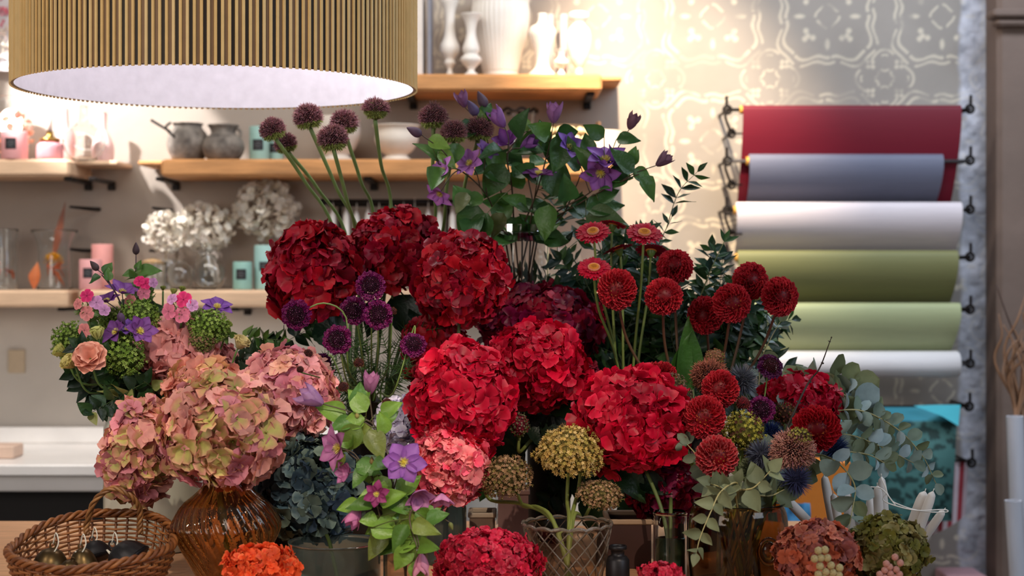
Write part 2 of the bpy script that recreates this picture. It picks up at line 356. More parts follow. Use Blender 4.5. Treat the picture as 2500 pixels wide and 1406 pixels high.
# marble counter with upstand and dark cabinet
m = MB(); box(m, (-2.6, 4.6, .822), (-0.15, 5.195, .854), bev=.004); box(m, (-2.6, 4.62, .776), (-0.15, 5.195, .8205), bev=.004)
ct = thing('counter', 'white marble counter along the wall at far left', 'counter', (-1.4, 4.9, 0))
m.build('marble_top', 'marble', ct, smooth=False)
m = MB(); box(m, (-2.6, 5.168, .8545), (-0.15, 5.196, .905), bev=.003); m.build('upstand', 'marble', ct, smooth=False)
m = MB(); box(m, (-2.55, 4.72, 0), (-0.2, 5.15, .7755)); m.build('cabinet', 'dark', ct, smooth=False, label=None) if False else m.build('cabinet', 'dark', ct, smooth=False)
# display table
m = MB(); box(m, (-1.35, 2.05, .815), (.72, 3.6, .85), bev=.004)
tb = thing('display_table', 'light wooden display table under the vases and the wicker basket', 'table', (0, 2.9, 0))
m.build('tabletop', 'tablewood', tb, smooth=False)
for sx in (-1.25, .64):
    for sy in (2.15, 3.5): m = MB(); box(m, (sx-.035, sy-.035, 0), (sx+.035, sy+.035, .8145), bev=.005); m.build('leg', 'tablewood', tb, smooth=False)
m = MB(); box(m, (-1.25, 3.46, .70), (.64, 3.52, .8145)); m.build('apron', 'dark', tb, smooth=False)
# ------------------------------------------------------------------ wall shelves
def shelf(name, label, px0, px1, pytop, tipl=0, tipr=0, m_='wood', brackets=()):
    d = 4.93; z = CZ+(HY-pytop)/F*d; t = 0.052; x0, x1 = P(px0, 0, d).x, P(px1, 0, d).x
    s = thing(name, label, 'shelf', ((x0+x1)/2, 5.06, z), 'wooden wall shelves')
    mb = MB(); box(mb, (x0, d, z-t), (x1, 5.195, z), bev=.008); mb.build('board', m_, s, smooth=False)
    if tipl or tipr:
        mb = MB(); a = P(px0-tipl, 0, 5.0).x; b = P(px1+tipr, 0, 5.0).x
        if tipl: box(mb, (a, 5.0, z-.014), (x0-.0005, 5.195, z), bev=.004)
        if tipr: box(mb, (x1+.0005, 5.0, z-.014), (b, 5.195, z), bev=.004)
        mb.build('plank_end', m_, s, smooth=False)
    for bx in brackets:
        x = P(bx, 0, 5.0).x; mb = MB(); box(mb, (x-.012, 4.95, z-t-.012), (x+.012, 5.196, z-t-.001), bev=.002); box(mb, (x-.012, 5.185, z-t-.03), (x+.012, 5.197, z-t-.0115), bev=.002)
        mb.build('bracket', 'iron', s, smooth=False)
    return z
ZT = shelf('wall_shelf', 'top wooden wall shelf holding the white ceramic vases', 880, 1470, 180, 0, 48, 'wood', (1000, 1440))
ZM = shelf('wall_shelf', 'long middle wooden wall shelf holding the stone pots', 392, 1530, 388, 56, 0, 'wood', (398, 900, 1500))
ZL = shelf('wall_shelf', 'short pale wall shelf under the lamp shade at far left', -160, 170, 388, 0, 118, 'paleshelf', (176, 235))
ZB1 = shelf('wall_shelf', 'short pale wall shelf end at far left holding clear glass vases', -160, 165, 708, 0, 0, 'paleshelf', (160,))
ZB2 = shelf('wall_shelf', 'lower wooden wall shelf holding glass jars and pale green candles', 192, 1560, 708, 0, 0, 'paleshelf', (205, 580))
# iron pegs in the wall
for i, (a, y, b, y2, lab) in enumerate(((172, 505, 243, 511, 'upper'), (172, 608, 225, 612, 'lower'))):
    m = MB(); A = P(b, y2, 5.197); tube(m, [A, A+Vector((-.02, -.05, .0)), P(a, y, 5.02)], [.006, .006, .004], seg=8)
    tag(m.build('iron_peg', 'iron', origin=A), 'thin iron wall peg above the pink candles, %s of the two' % lab, 'peg', 'iron wall pegs')
for (a, y, b, y2, lab) in ((372, 507, 420, 512, 'thin iron wall peg above the white dried hydrangeas'), (366, 612, 430, 614, 'thin iron wall peg below the left white dried hydrangea')):
    m = MB(); A = P(b, y2, 5.197); tube(m, [A, A+Vector((-.02, -.04, .0)), P(a, y, 5.04)], [.005, .005, .004], seg=8)
    tag(m.build('iron_peg', 'iron', origin=A), lab, 'peg')
# ------------------------------------------------------------------ lamp shade
d = 3.30; LX = P(531, 0, d).x; LZ = CZ+(HY-215)/F*d; LR = 484/F*d
ls = thing('lamp_shade', 'huge drum lamp shade of tan vertical slats with a white inside', 'lamp', (LX, d, LZ)); LH = 0.34
m = MB(); n = 204
for k in range(n):
    a = 2*PI*(k+.5)/n; ca, sa = math.cos(a), math.sin(a)
    hw = 0.0031; t = np.array([-sa, ca, 0]); r = np.array([ca, sa, 0]); c0 = np.array([LX, d, LZ])
    pr = [(-hw, .0), (-hw*.7, .0028), (hw*.7, .0028), (hw, .0)]
    v = [c0+r*(LR+q)+t*p+np.array([0, 0, z]) for z in (-.004, LH) for p, q in pr]
    m.add(v, [np.array([[0, 1, 5, 4], [1, 2, 6, 5], [2, 3, 7, 6], [0, 4, 7, 3]]), np.array([[3, 2, 1, 0]])], C(*(random.choice([(252, 212, 142), (248, 204, 132), (254, 216, 150)]))))
m.build('slats', 'attr', ls, smooth=False)
m = MB(); th = np.linspace(0, 2*PI, n*2+1)
for k in range(n):
    a0, a1 = 2*PI*k/n+PI/n, 2*PI*(k+1)/n+PI/n; c = C(146, 114, 82) if k % 2 else C(52, 40, 28)
    v = [(LX+(LR-.001)*math.cos(a), d+(LR-.001)*math.sin(a), z) for z in (LZ, LZ+LH) for a in (a0, a1)]
    m.add(v, np.array([[0, 1, 3, 2]]), c)
m.build('backing', 'attr', ls, smooth=False)
m = MB(); seg = 408; th = np.linspace(0, 2*PI, seg, endpoint=False); rr = LR-.006+.0006*np.cos(th*204)
v = np.concatenate([np.stack([LX+rr*np.cos(th), d+rr*np.sin(th), np.full(seg, z)], 1) for z in (LZ-.001, LZ+LH)]); j = np.arange(seg); k = (j+1) % seg
m.add(v, np.stack([j, k, k+seg, j+seg], 1), C(236, 233, 240)); m.build('lining', 'attr', ls)
m = MB(); r1, r0 = LR, LR-.006; v = np.concatenate([np.stack([LX+r*np.cos(th), d+r*np.sin(th), np.full(seg, LZ-.0015)], 1) for r in (r0, r1)])
m.add(v, np.stack([j, k, k+seg, j+seg], 1), C(196, 170, 128)); m.build('rim', 'attr', ls)
m = MB(); v = np.concatenate([[[LX, d, LZ+LH-.01]], np.stack([LX+(LR-.005)*np.cos(th), d+(LR-.005)*np.sin(th), np.full(seg, LZ+LH-.01)], 1)]); m.add(v, np.stack([np.zeros(seg, int), 1+j, 1+k], 1), C(225, 225, 230)); m.build('top_panel', 'attr', ls)
m = MB(); tube(m, [(LX, d, LZ+LH-.01), (LX, d, 3.1)], .006, seg=8); m.build('cord', 'iron', ls)
# ------------------------------------------------------------------ objects on the shelves
def pot(name, label, cat, px, z, prof, mt, d=5.05, col=(.8, .8, .8), group=None, seg=40, thick=0, parts=None, part='body', **kw):
    k = d/F; x = P(px, 0, d).x; pr = [(r*k, h*k) for r, h in prof]
    if thick: pr = shell(pr, thick)
    t = thing(name, label, cat, (x, d, z+.0006), group)
    m = MB(); lathe(m, pr, (x, d, z+.0006), col, seg=seg, sub=kw.pop('sub', 4), **kw); m.build(part, mt, t)
    return t, x, z+.0006, k
W_ = 'white ceramic vases on the top shelf'
pot('ceramic_vase', 'tall slim white ceramic vase with round belly, leftmost on the top shelf', 'vase', 1098, ZT, [(13, 0), (9, 10), (6, 22), (14, 36), (12, 46), (22, 62), (24, 78), (16, 98), (12, 130), (14, 165), (22, 188), (20, 188)], 'white', group=W_)
pot('ceramic_vase', 'white ceramic vase with ringed waist beside the big fluted vase', 'vase', 1150, ZT, [(22, 0), (18, 4), (8, 14), (25, 36), (23, 46), (17, 52), (21, 66), (12, 100), (15, 130), (26, 150), (24, 150)], 'white', group=W_, d=4.99)
pot('ceramic_vase', 'big fluted white vase filling the middle of the top shelf', 'vase', 1222, ZT, [(40, 0), (41, 18), (42, 22), (52, 70), (64, 120), (68, 160), (66, 190), (72, 210), (68, 210)], 'white', group=W_, d=5.09, seg=144, rib=36, amp=.05)
pot('ceramic_vase', 'white baluster ceramic bottle with flared foot under the top hydrangea', 'vase', 1324, ZT, [(34, 0), (33, 6), (18, 22), (17, 50), (28, 85), (33, 105), (28, 120), (14, 128), (10, 140), (11, 152), (9, 152)], 'white', group=W_, d=5.0)
pot('candle_holder', 'small white ceramic candle holder between two white bottles', 'candle holder', 1370, ZT, [(10, 0), (9, 5), (5, 14), (16, 26), (17, 34), (8, 44), (10, 56), (14, 62), (12, 62)], 'white', d=4.97)
pot('ceramic_vase', 'white egg-shaped ceramic vase with flared neck at the right of the top shelf', 'vase', 1413, ZT, [(9, 0), (9, 18), (14, 26), (24, 48), (30, 80), (27, 110), (16, 124), (15, 132), (24, 140), (24, 152), (18, 156)], 'white', group=W_, d=4.99)
for px, w_, hgt, c, lab in ((1026, 18, 200, (225, 214, 205), 'pale box spine standing beside the lamp shade on the top shelf'), (1050, 8, 200, (140, 140, 150), 'thin grey book standing upright on the top shelf')):
    m = MB(); a = P(px, 0, 5.04); h = M(hgt, 5.04); box(m, (a.x-M(w_/2, 5.04), 4.98, ZT+.0005), (a.x+M(w_/2, 5.04), 5.12, ZT+h), C(*c), bev=.002)
    tag(m.build('book', 'attr', origin=(a.x, 5.04, ZT), smooth=False), lab, 'book')
# pale taper candles standing at the back of the top shelf
for px in (1343, 1376):
    m = MB(); a = P(px, 0, 5.12); tube(m, [(a.x, 5.13, ZT+.001), (a.x, 5.13, ZT+.21)], M(9, 5.1), C(196, 188, 190), seg=14)
    tag(m.build('pillar_candle', 'attr', origin=(a.x, 5.13, ZT)), 'tall pale grey cylinder standing behind the white baluster bottles', 'candle', 'grey cylinders behind the bottles')
# middle shelf
t, x, z, k = pot('stone_pot', 'rough grey stone pot with a dark stick spoon leaning in it', 'pot', 459, ZM, [(28, 0), (40, 8), (51, 38), (46, 66), (33, 84), (38, 92), (35, 92), (28, 80)], 'stone', d=5.06, thick=.004)
m = MB(); tube(m, bez([(x+33*k, 5.03, z+12*k), (x-40*k, 5.0, z+72*k), (x-32*k, 5.0, z+92*k)], 12), .004, seg=6); m.build('handle', 'iron', t)
m = MB(); tube(m, [(x-5*k, 5.06, z+50*k), (x-84*k, 5.02, z+99*k)], [.003, .005], C(40, 32, 28), seg=6); tag(m.build('wooden_stick', 'iron', origin=(x, 5.06, z+.06)), 'dark stick poking out of the left stone pot', 'stick')
t, x, z, k = pot('stone_pot', 'squat grey stone pot with a black rim and ear handle, right of the two', 'pot', 545, ZM, [(30, 0), (42, 8), (52, 32), (44, 56), (30, 66), (32, 78), (38, 86), (34, 88), (28, 76)], 'stone', d=5.03, thick=.004)
m = MB(); th = np.linspace(0, PI, 10); tube(m, [(x+(34+10*math.sin(a))*k, 5.02, z+(66+12*math.cos(a))*k) for a in th], .005, seg=8); m.build('handle', 'stone', t)
def candle(px, zz, r, h, col, lab, lc=(30, 30, 34), d=5.03, lw=.55, jar=0, lidc=None, group=None, lz=.55):
    k = d/F; x = P(px, 0, d).x; t = thing('pillar_candle', lab, 'candle', (x, d, zz+.0006), group)
    m = MB(); z = zz+.0006; lathe(m, [(r*k*.96, 0), (r*k, 2*k), (r*k, (h-2)*k), (r*k*.95, h*k), (r*k*.5, (h-1)*k), (0.0004, (h-1.5)*k)], (x, d, z), C(*col), sub=1, seg=36); m.build('wax', 'attr', t)
    m = MB(); a = np.linspace(-lw, lw, 9)-PI/2; R = r*k+.0006
    v = [(x+R*math.cos(q), d+R*math.sin(q), z+zz_*k) for zz_ in (h*lz-r*lw, h*lz+r*lw) for q in a]; m.add(v, np.array([[i, i+1, i+10, i+9] for i in range(8)]), C(*lc)); lb = m.build('label', 'attr', t, smooth=False)
    m = MB()
    for q, ww in ((.25, .5), (.0, .7), (-.25, .45)):
        R2 = R+.0005; aa = np.linspace(-lw*ww, lw*ww, 5)-PI/2; zc = z+(h*lz+r*lw*q*1.6)*k
        v = [(x+R2*math.cos(p), d+R2*math.sin(p), zc+e) for e in (-.0006, .0006) for p in aa]; m.add(v, np.array([[i, i+1, i+6, i+5] for i in range(4)]), C(120, 120, 124))
    m.build('label_lines', 'attr', lb, smooth=False)
    m = MB(); tube(m, [(x, d, z+(h-2)*k), (x+.001, d, z+(h+5)*k)], .0009, C(60, 50, 45), seg=5); m.build('wick', 'attr', t)
    return x, d, z, k
G_, K_ = (150, 186, 178), (222, 160, 160)
candle(633, ZM, 24, 84, G_, 'pale green candle with black label beside the right stone pot', lz=.45)
candle(672, ZM, 20, 60, G_, 'short pale green candle behind the flower stalk on the middle shelf', d=5.08)
candle(592, ZB2, 23, 68, (140, 182, 172), 'small pale green candle with black label on the lower shelf', d=5.0)
candle(648, ZB2, 27, 108, (158, 196, 192), 'tall pale green candle with black label beside the dark red hydrangea', d=5.04, lw=.42, lz=.52)
candle(221, ZB2, 27, 74, K_, 'short pink candle with black label at the front of the lower shelf', d=4.98, lw=.45)
candle(250, ZB2, 26, 110, (228, 158, 152), 'taller pink candle behind the short labelled one', d=5.09, lc=(70, 50, 50), lw=.18)
candle(35, ZL, 32, 68, K_, 'pink candle with black label on the far left shelf', d=4.97, lw=.42)
CR = (226, 214, 200)
pot('pedestal_bowl', 'round cream bowl on a low foot, left of the two behind the globe flowers', 'bowl', 822, ZM, [(46, 0), (44, 5), (30, 14), (44, 30), (58, 60), (60, 84), (56, 106), (50, 106), (52, 80)], 'attr', col=C(214, 202, 190), d=5.06, cap0=True)
pot('pedestal_bowl', 'cream footed bowl with carved garland under the middle alliums', 'bowl', 968, ZM, [(36, 0), (34, 6), (26, 14), (40, 26), (53, 50), (50, 74), (58, 86), (54, 86), (48, 70)], 'attr', col=C(*CR), d=5.04, seg=96, fn=lambda th, z, r: .0035*np.cos(th*10)*np.exp(-((z-ZM-.06)/.016)**2))
t, x, z, k = pot('glass_vase', 'clear glass vase with scalloped dark rim behind the tall clematis', 'vase', 1265, ZM, [(34, 0), (36, 20), (40, 90), (44, 118)], 'glass', thick=.003, d=5.04)
m = MB(); th = np.linspace(0, 2*PI, 60); tube(m, [(x+47*k*math.cos(a), 5.04+47*k*math.sin(a), z+(122+4*math.sin(a*8))*k) for a in th], .0045, seg=6, cap=False); m.build('rim', 'iron', t)
t, x, z, k = pot('mosaic_candle_holder', 'glowing mosaic candle holder covered in round shell discs', 'candle holder', 1385, ZM, [(40, 0), (44, 4), (45, 40), (44, 80), (42, 80), (40, 30)], 'attr', col=C(84, 66, 44), d=5.02)
m = MB()
for r_ in range(4):
    for q in range(11): a = 2*PI*(q+.5*(r_ % 2))/11; ball(m, (x+45*k*math.cos(a), 5.02+45*k*math.sin(a), z+(11+20*r_)*k), (.012*abs(math.sin(a))+.004, .012*abs(math.cos(a))+.004, .0115), C(236, 214, 168))
m.build('shell_discs', 'gloss', t)
t, x, z, k = pot('ribbed_candle_holder', 'white ribbed drum holder at the right end of the middle shelf', 'candle holder', 1472, ZM, [(42, 0), (43, 3), (43, 68), (41, 70), (38, 66)], 'attr', col=C(232, 212, 190), d=5.04, seg=120, rib=44, amp=.02)
m = MB(); tube(m, [(x-.01, 5.04, z+60*k), (x-.014, 5.04, z+88*k)], .003, C(120, 84, 60), seg=8); ball(m, (x-.0145, 5.04, z+91*k), .008, C(160, 120, 86)); m.build('wooden_knob', 'attr', t)
# far left shelf: glass things
t, x, z, k = pot('candle_lantern', 'glowing glass lantern with orange petals at the far left edge', 'lantern', 26, ZL, [(40, 0), (46, 10), (48, 90), (46, 150)], 'glass', thick=.003, d=5.08)
m = MB(); ball(m, (x, 5.08, z+95*k), (.036, .036, .045), C(255, 240, 225), S16); m.build('glowing_bulb', 'glow', t)
m = MB(); nn = 46; q = fib(nn, -.9, .9); petals(m, np.array([[x, 5.08, z+70*k]])+q*[.048, .048, .07], nrm(q*[1, 1, .2]+jit(nn, .5)), q, .028, .012, 'round', cup=.3, c0=vary(C(236, 130, 100), nn, .2), c1=C(240, 200, 180)); m.build('pressed_petals', 'petal', t)
t, x, z, k = pot('glass_jar', 'pink glass jar with a gold candle lid on the far left shelf', 'jar', 122, ZL, [(28, 0), (31, 6), (30, 34), (22, 42), (24, 44)], 'attr', col=C(206, 140, 146), d=4.98, seg=60, rib=24, amp=.04)
m = MB(); lathe(m, [(24*k, 44*k), (25*k, 52*k), (10*k, 55*k), (8*k, 66*k), (9*k, 70*k)], (x, 4.98, z), sub=1); m.build('gold_lid', 'brass', t)
m = MB(); tube(m, [(x, 4.98, z+66*k), (x, 4.98, z+122*k)], .0065, C(232, 206, 196), seg=10); tag(m.build('taper_candle', 'attr', origin=(x, 4.98, z+.08)), 'pale candle standing on the gold lid of the pink jar', 'candle')
pot('round_glass_vase', 'round clear glass vase with gold lid glint on the far left shelf', 'vase', 205, ZL, [(26, 0), (44, 20), (52, 46), (42, 74), (16, 92), (12, 130), (14, 132)], 'glass', thick=.003, d=5.02)
pot('glass_bottle', 'tall pink glass bottle behind the round clear vase', 'bottle', 252, ZL, [(24, 0), (26, 40), (14, 70), (8, 84), (9, 118), (10, 122)], 'attr', col=C(226, 190, 186), d=5.12)
pot('glass_bottle', 'slim pink glass bottle behind the pink jar', 'bottle', 160, ZL, [(20, 0), (22, 60), (9, 90), (7, 132)], 'attr', col=C(220, 170, 166), d=5.13)
# dried flower picture at the upper left corner
m = MB(); a = P(-60, 175, 5.19); b = P(44, -60, 5.19); box(m, (a.x, 5.165, a.z), (b.x, 5.198, b.z), C(200, 194, 196))
t = thing('dried_flower_panel', 'pale panel with dried pink and white sprigs in the upper left corner', 'wall panel', (b.x-.03, 5.18, a.z)); m.build('board', 'attr', t, smooth=False)
m = MB(); nn = 70; o = np.stack([RS.uniform(P(0, 0, 5.15).x-.02, b.x-.006, nn), np.full(nn, 5.158), RS.uniform(P(0, 160, 5.15).z, P(0, 0, 5.15).z, nn)], 1)
cc = np.where((o[:, 2] > P(0, 70, 5.15).z)[:, None], vary(C(196, 120, 134), nn), vary(C(226, 214, 206), nn, .08)); petals(m, o, jit(nn, 1)+[0, -.3, .4], [0, -1, 0], .03, .006, 'lance', curl=.3, c0=cc); m.build('dried_sprigs', 'petal', t)
# lower shelves: glass vases with dried bits
def gv(name, lab, px, zz, prof, d=5.03, grp=None): return pot(name, lab, 'vase', px, zz, prof, 'glass', d=d, thick=.0028, group=grp)
t, x, z, k = gv('flared_glass_vase', 'flared clear glass vase holding a yellow flower', 133, ZB1+0 if False else ZB1, [(40, 0), (42, 10), (40, 90), (46, 120), (56, 142)])
t['label'] = 'flared clear glass vase holding a yellow flower, above the left bouquet'
m = MB(); nn = 120; q = fib(nn, -.3, 1); cen = np.array([x-3*k, 5.03, z+70*k]); petals(m, cen+q*[.02, .02, .012], q+jit(nn, .2), [0, 0, 1], .014, .004, 'strap', c0=vary(C(250, 190, 40), nn)); 
y = m.build('yellow_flower', 'petal', origin=cen); tag(y, 'yellow flower head inside the flared glass vase', 'flower')
m = MB(); nn = 9; petals(m, cen+jit(nn, .012)+[0, 0, -.03], jit(nn, 1), jit(nn, 1), .05, .010, 'lance', cup=.4, curl=.4, c0=vary(C(216, 120, 76), nn)); tag(m.build('dried_leaves', 'leaf', origin=cen), 'orange dried leaves under the yellow flower in the glass', 'leaves')
m = MB(); A, B = P(138, 552, 5.05), P(160, 490, 5.05); petals(m, [list(P(128, 640, 5.05))], [list(B-P(128, 640, 5.05))], [0, -1, 0], (B-P(128, 640, 5.05)).length, .013, 'lance', c0=C(150, 84, 58), c1=C(136, 78, 56), nu=8); tag(m.build('dried_leaf', 'leaf', origin=A), 'long brown dried leaf standing up from the flared glass vase', 'leaf')
gv('glass_vase', 'clear glass vase cut by the left edge of the photo, on the lower left shelf', 10, ZB1, [(32, 0), (33, 60), (30, 100), (34, 142)])
m = MB(); nn = 8; petals(m, np.array([list(P(8, 660, 5.03))])+jit(nn, .012), jit(nn, 1), jit(nn, 1), .04, .008, 'lance', cup=.3, curl=.3, c0=vary(C(206, 110, 84), nn)); tag(m.build('dried_petals', 'petal', origin=P(8, 660, 5.03)), 'rust dried petals inside the glass vase at the left edge', 'petals')
m = MB(); petals(m, [list(P(82, 706, 4.98))], [.15, 0, 1], [0, -1, 0], .085, .02, 'lance', cup=.7, c0=C(196, 104, 60), c1=C(230, 140, 90), nu=8, nw=4); tag(m.build('dried_pod', 'leaf', origin=P(82, 706, 4.98)), 'orange dried pod standing between two clear glass vases', 'pod')
HG = 'white dried hydrangeas in glass on the lower shelf'
def dried(px, py, r, rz, d, lab, jarprof, jlab, stem=True):
    cen = np.array(P(px, py, d)); k = d/F; t = thing('dried_hydrangea', lab, 'flower', cen, HG)
    m = MB(); nn = 230; q = fib(nn); O = cen+q*[r*k, r*k*.9, rz*k]*(0.8+.25*RS.rand(nn, 1)); D = nrm(np.cross(q, jit(nn, 1))+q*.5)
    petals(m, O, D, q+jit(nn, .4), r*k*.3, r*k*.17, 'round', cup=.4, curl=.2, wave=.2, c0=vary(C(236, 224, 206), nn, .08), c1=C(240, 234, 224), nu=3)
    m.build('flower_head', 'petal', t)
    zb = ZB2+.004; m = MB(); tube(m, bez([cen-[0, 0, rz*k*.7], [cen[0]+.004, d, (cen[2]+zb)/2], [cen[0], d, zb]], 10), .0022, C(170, 150, 110)); m.build('stem', 'stem', t)
    pot('glass_jar', jlab, 'jar', px, ZB2, jarprof, 'glass', d=d, thick=.0026)
dried(402, 566, 46, 46, 5.05, 'leftmost white dried hydrangea, small and low, above the clear jar', [(40, 0), (42, 6), (42, 62), (34, 76)], 'squat clear glass jar under the leftmost dried hydrangea')
dried(500, 556, 62, 52, 5.08, 'middle white dried hydrangea leaning to the wall', [(30, 0), (34, 10), (24, 60), (16, 90), (20, 110)], 'clear glass bottle vase under the middle dried hydrangea')
dried(650, 510, 68, 62, 5.10, 'highest white dried hydrangea, above the pale green candles', [(22, 0), (24, 10), (18, 70), (12, 100), (18, 112)], 'slim clear glass vase behind the tall green candle')
for px, r, lab in ((438, 34, 'left of the two round glass bubble vases on the lower shelf'), (510, 40, 'right and larger of the two round glass bubble vases on the lower shelf')):
    gv('bubble_vase', lab, px, ZB2, [(r*.4, 0), (r*.8, r*.3), (r, r), (r*.8, r*1.6), (r*.4, r*1.95), (r*.42, r*2.1)], 4.99)
t, x, z, k = gv('glass_canister', 'low clear glass canister with a cork lid on the lower shelf', 372, ZB2, [(34, 0), (35, 5), (35, 62)], 4.98)
m = MB(); lathe(m, [(30*k, 62*k+.0002), (33*k, 64*k), (20*k, 72*k), (.0004, 76*k)], (x, 4.98, z), C(196, 158, 112), sub=1); m.build('cork_lid', 'attr', t)
t, x, z, k = gv('glass_vase', 'clear glass jar with lamp glints behind the olive branches on the lower shelf', 1375, ZB2, [(40, 0), (44, 10), (44, 80), (30, 95), (34, 104)], 5.0)
# rack of hanging white dipped candles
ZR = P(0, 497, 5.06).z; t = thing('candle_rack', 'black iron wall rack with hanging white dipped candles', 'rack', P(950, 497, 5.06))
m = MB(); tube(m, [P(792, 492, 5.06), P(1120, 492, 5.06)], .0075, seg=8); ball(m, P(792, 492, 5.06), (.014, .012, .012)); m.build('rod', 'iron', t)
m = MB()
for px in (830, 1095): tube(m, [P(px, 492, 5.06), P(px, 506, 5.197)], .006, seg=8); tube(m, [P(px, 488, 5.196), P(px, 660, 5.196)], .006, seg=6)
m.build('wall_arms', 'iron', t)
m = MB(); tube(m, [P(800, 500, 5.12), P(1110, 500, 5.12)], .006, seg=8); m.build('back_rod', 'iron', t)
first = None
for i, px in enumerate((812, 845, 870, 898, 925, 952, 985, 1012, 1045, 1072, 1104)):
    if first is None:
        a = P(px, 500, 5.045); first = thing('dipped_candle', 'white dipped candle hanging from the iron wall rack', 'candle', a, 'white dipped candles on the wall rack')
        m = MB(); tube(m, bez([a+Vector((0, 0, -.012)), a+Vector((0, 0, -.05)), a+Vector((0, 0, -.2)), a+Vector((0, 0, -.255))], 14), [.002, .009, .0105, .0105, .0095], C(232, 226, 218), seg=12); m.build('wax', 'wax', first)
        m = MB(); tube(m, [a+Vector((0, 0, -.014)), a+Vector((0, .012, .018)), a+Vector((0, .028, -.004))], .001, C(230, 225, 215), seg=5); m.build('wick', 'attr', first)
    else: copy_tree(first, (P(px, 500, 5.045)-P(812, 500, 5.045)).to_tuple()[:1]+(0, random.uniform(-.006, .004)))
# small things on the counter
m = MB(); a = P(0, 1085, 4.8); box(m, (P(-30, 0, 4.8).x, 4.74, .8546), (P(48, 0, 4.8).x, 4.84, .892), C(220, 190, 170), bev=.004); tag(m.build('soap_block', 'attr', origin=(P(10, 0, 4.8).x, 4.8, .8546), smooth=False), 'beige veined block on the marble counter at the left edge', 'block')
m = MB(); a = P(25, 855, 5.197); box(m, (P(22, 0, 5.2).x, 5.19, P(0, 910, 5.2).z), (P(62, 0, 5.2).x, 5.1995, P(0, 854, 5.2).z), C(196, 176, 148), bev=.001); tag(m.build('wall_tile', 'attr', origin=a, smooth=False), 'small beige square plate on the wall at far left', 'plate')
# ------------------------------------------------------------------ wrapping paper rack
def hook(px, py, right, lab, link=False):
    d = 5.0; a = P(px, py, d); s = 1 if right else -1; t = thing('rod_hook', lab, 'hook', a, 'iron hooks of the paper rack')
    m = MB(); tube(m, bez([P(px+s*2, py-34, d), P(px+s*2, py-6, d)], 6), .0048, seg=8); m.build('screw_pin', 'iron', t)
    m = MB(); th = np.linspace(0, 2*PI, 16); tube(m, [a+Vector((M(9, d)*math.cos(q), 0, M(9, d)*math.sin(q))) for q in th], .005, seg=8); tube(m, [a, Vector((a.x, 5.199, a.z))], .005, seg=8); m.build('eye', 'iron', t)
    if link:
        m = MB(); tube(m, bez([P(px-6, py, d-.01), P(px-4, py+22, d-.015), P(px+8, py+54, d-.01)], 8), .0045, seg=6); b = P(px+10, py+58, d-.005)
        tube(m, [b+Vector((M(8, d)*math.cos(q), 0, M(9, d)*math.sin(q))) for q in th], .005, seg=6); tube(m, [b, Vector((b.x, 5.199, b.z))], .004, seg=6); tube(m, [b, b+Vector((M(26, d), 0, 0))], .003, seg=6); tube(m, [b, b+Vector((M(4, d), 0, M(14, d)))], .004, seg=6); m.build('chain_link', 'iron', t)
rolls = [('dark red', 258, 1812, 2345, 10, (108, 14, 34), 494, 1806, 2334), ('blue grey', 377, 1828, 2300, 16, (108, 111, 130), 494, 1828, 2296), ('white', 494, 1797, 2345, 19, (222, 212, 216), 616, 1800, 2342),
         ('olive green', 612, 1800, 2336, 17, (128, 128, 84), 742, 1806, 2330), ('pale green', 740, 1800, 2342, 17, (176, 184, 140), 864, 1806, 2330), ('thick plain white', 857, 1846, 2340, 32, (234, 230, 230), 0, 0, 0)]
for i, (nm, py, x0, x1, r, c, pb, s0, s1) in enumerate(rolls):
    d = 5.0; R = M(r, d); ctr = P(1250, py+r, d); zc = ctr.z; X0, X1 = P(x0, 0, d).x, P(x1, 0, d).x; col = C(*c)
    t = thing('paper_roll', nm+' roll of wrapping paper on the wall rack', 'paper roll', (X0, d, zc), 'wrapping paper rolls on the wall rack')
    m = MB(); tube(m, [(X0, d, zc), (X0+.005, d, zc), (X1-.005, d, zc), (X1, d, zc)], [R*.93, R, R, R*.93], col, seg=36); m.build('roll', 'paper', t)
    m = MB(); tube(m, [(P(1776, 0, d).x, d, zc), (P(2368, 0, d).x, d, zc)], .005, seg=8); m.build('rod', 'steel' if i in (1, 5) else 'iron', t)
    m = MB(); lathe(m, [(.009, 0), (.013, 0), (.013, .012), (.009, .012)], (0, 0, 0), C(214, 160, 70), seg=14, sub=1)
    m.v[-1] = np.stack([X0-.008+m.v[-1][:, 2], d+m.v[-1][:, 0], zc+m.v[-1][:, 1]], 1); m.build('core', 'attr', t)
    if pb:
        S0, S1 = P(s0, 0, d).x, P(s1, 0, d).x; zb = P(0, pb, d).z-.01; n = 22; v = []; R2 = R+.0012
        pth = [(d+R2*math.sin(a)*-1, zc+R2*math.cos(a)) for a in np.linspace(-.3, PI/2, 8)]
        y0 = d-R2
        for q in np.linspace(0, 1, n)[1:]: pth.append((y0-.012*math.sin(q*PI*.8)+(.075+R2)*q**1.6, zc+(zb-zc)*q))
        for j, (yy, zz) in enumerate(pth):
            f = j/(len(pth)-1); 
            for e in range(9): g = e/8; v.append((X0+(X1-X0)*g if f < .35 else (X0*(1-g)+X1*g)+((S0-X0)*(1-g)+(S1-X1)*g)*(f-.35)/.65, yy+.001*math.sin(g*9+i), zz))
        q_ = np.array([[a*9+b, a*9+b+1, a*9+b+10, a*9+b+9] for a in range(len(pth)-1) for b in range(8)]); m = MB(); m.add(v, q_, col); m.build('hanging_sheet', 'paper', t)
    if i in (0, 1, 2, 3, 4): hook(1776, py+r, False, 'iron hook with chain at the left end of the %s roll' % nm, link=i < 3)
    hook(2368, py+r-2, True, 'iron hook at the right end of the %s roll' % nm)
hook(2366, 992, True, 'iron hook above the hanging teal paper'); hook(2372, 1130, True, 'lowest iron hook, beside the red striped paper')
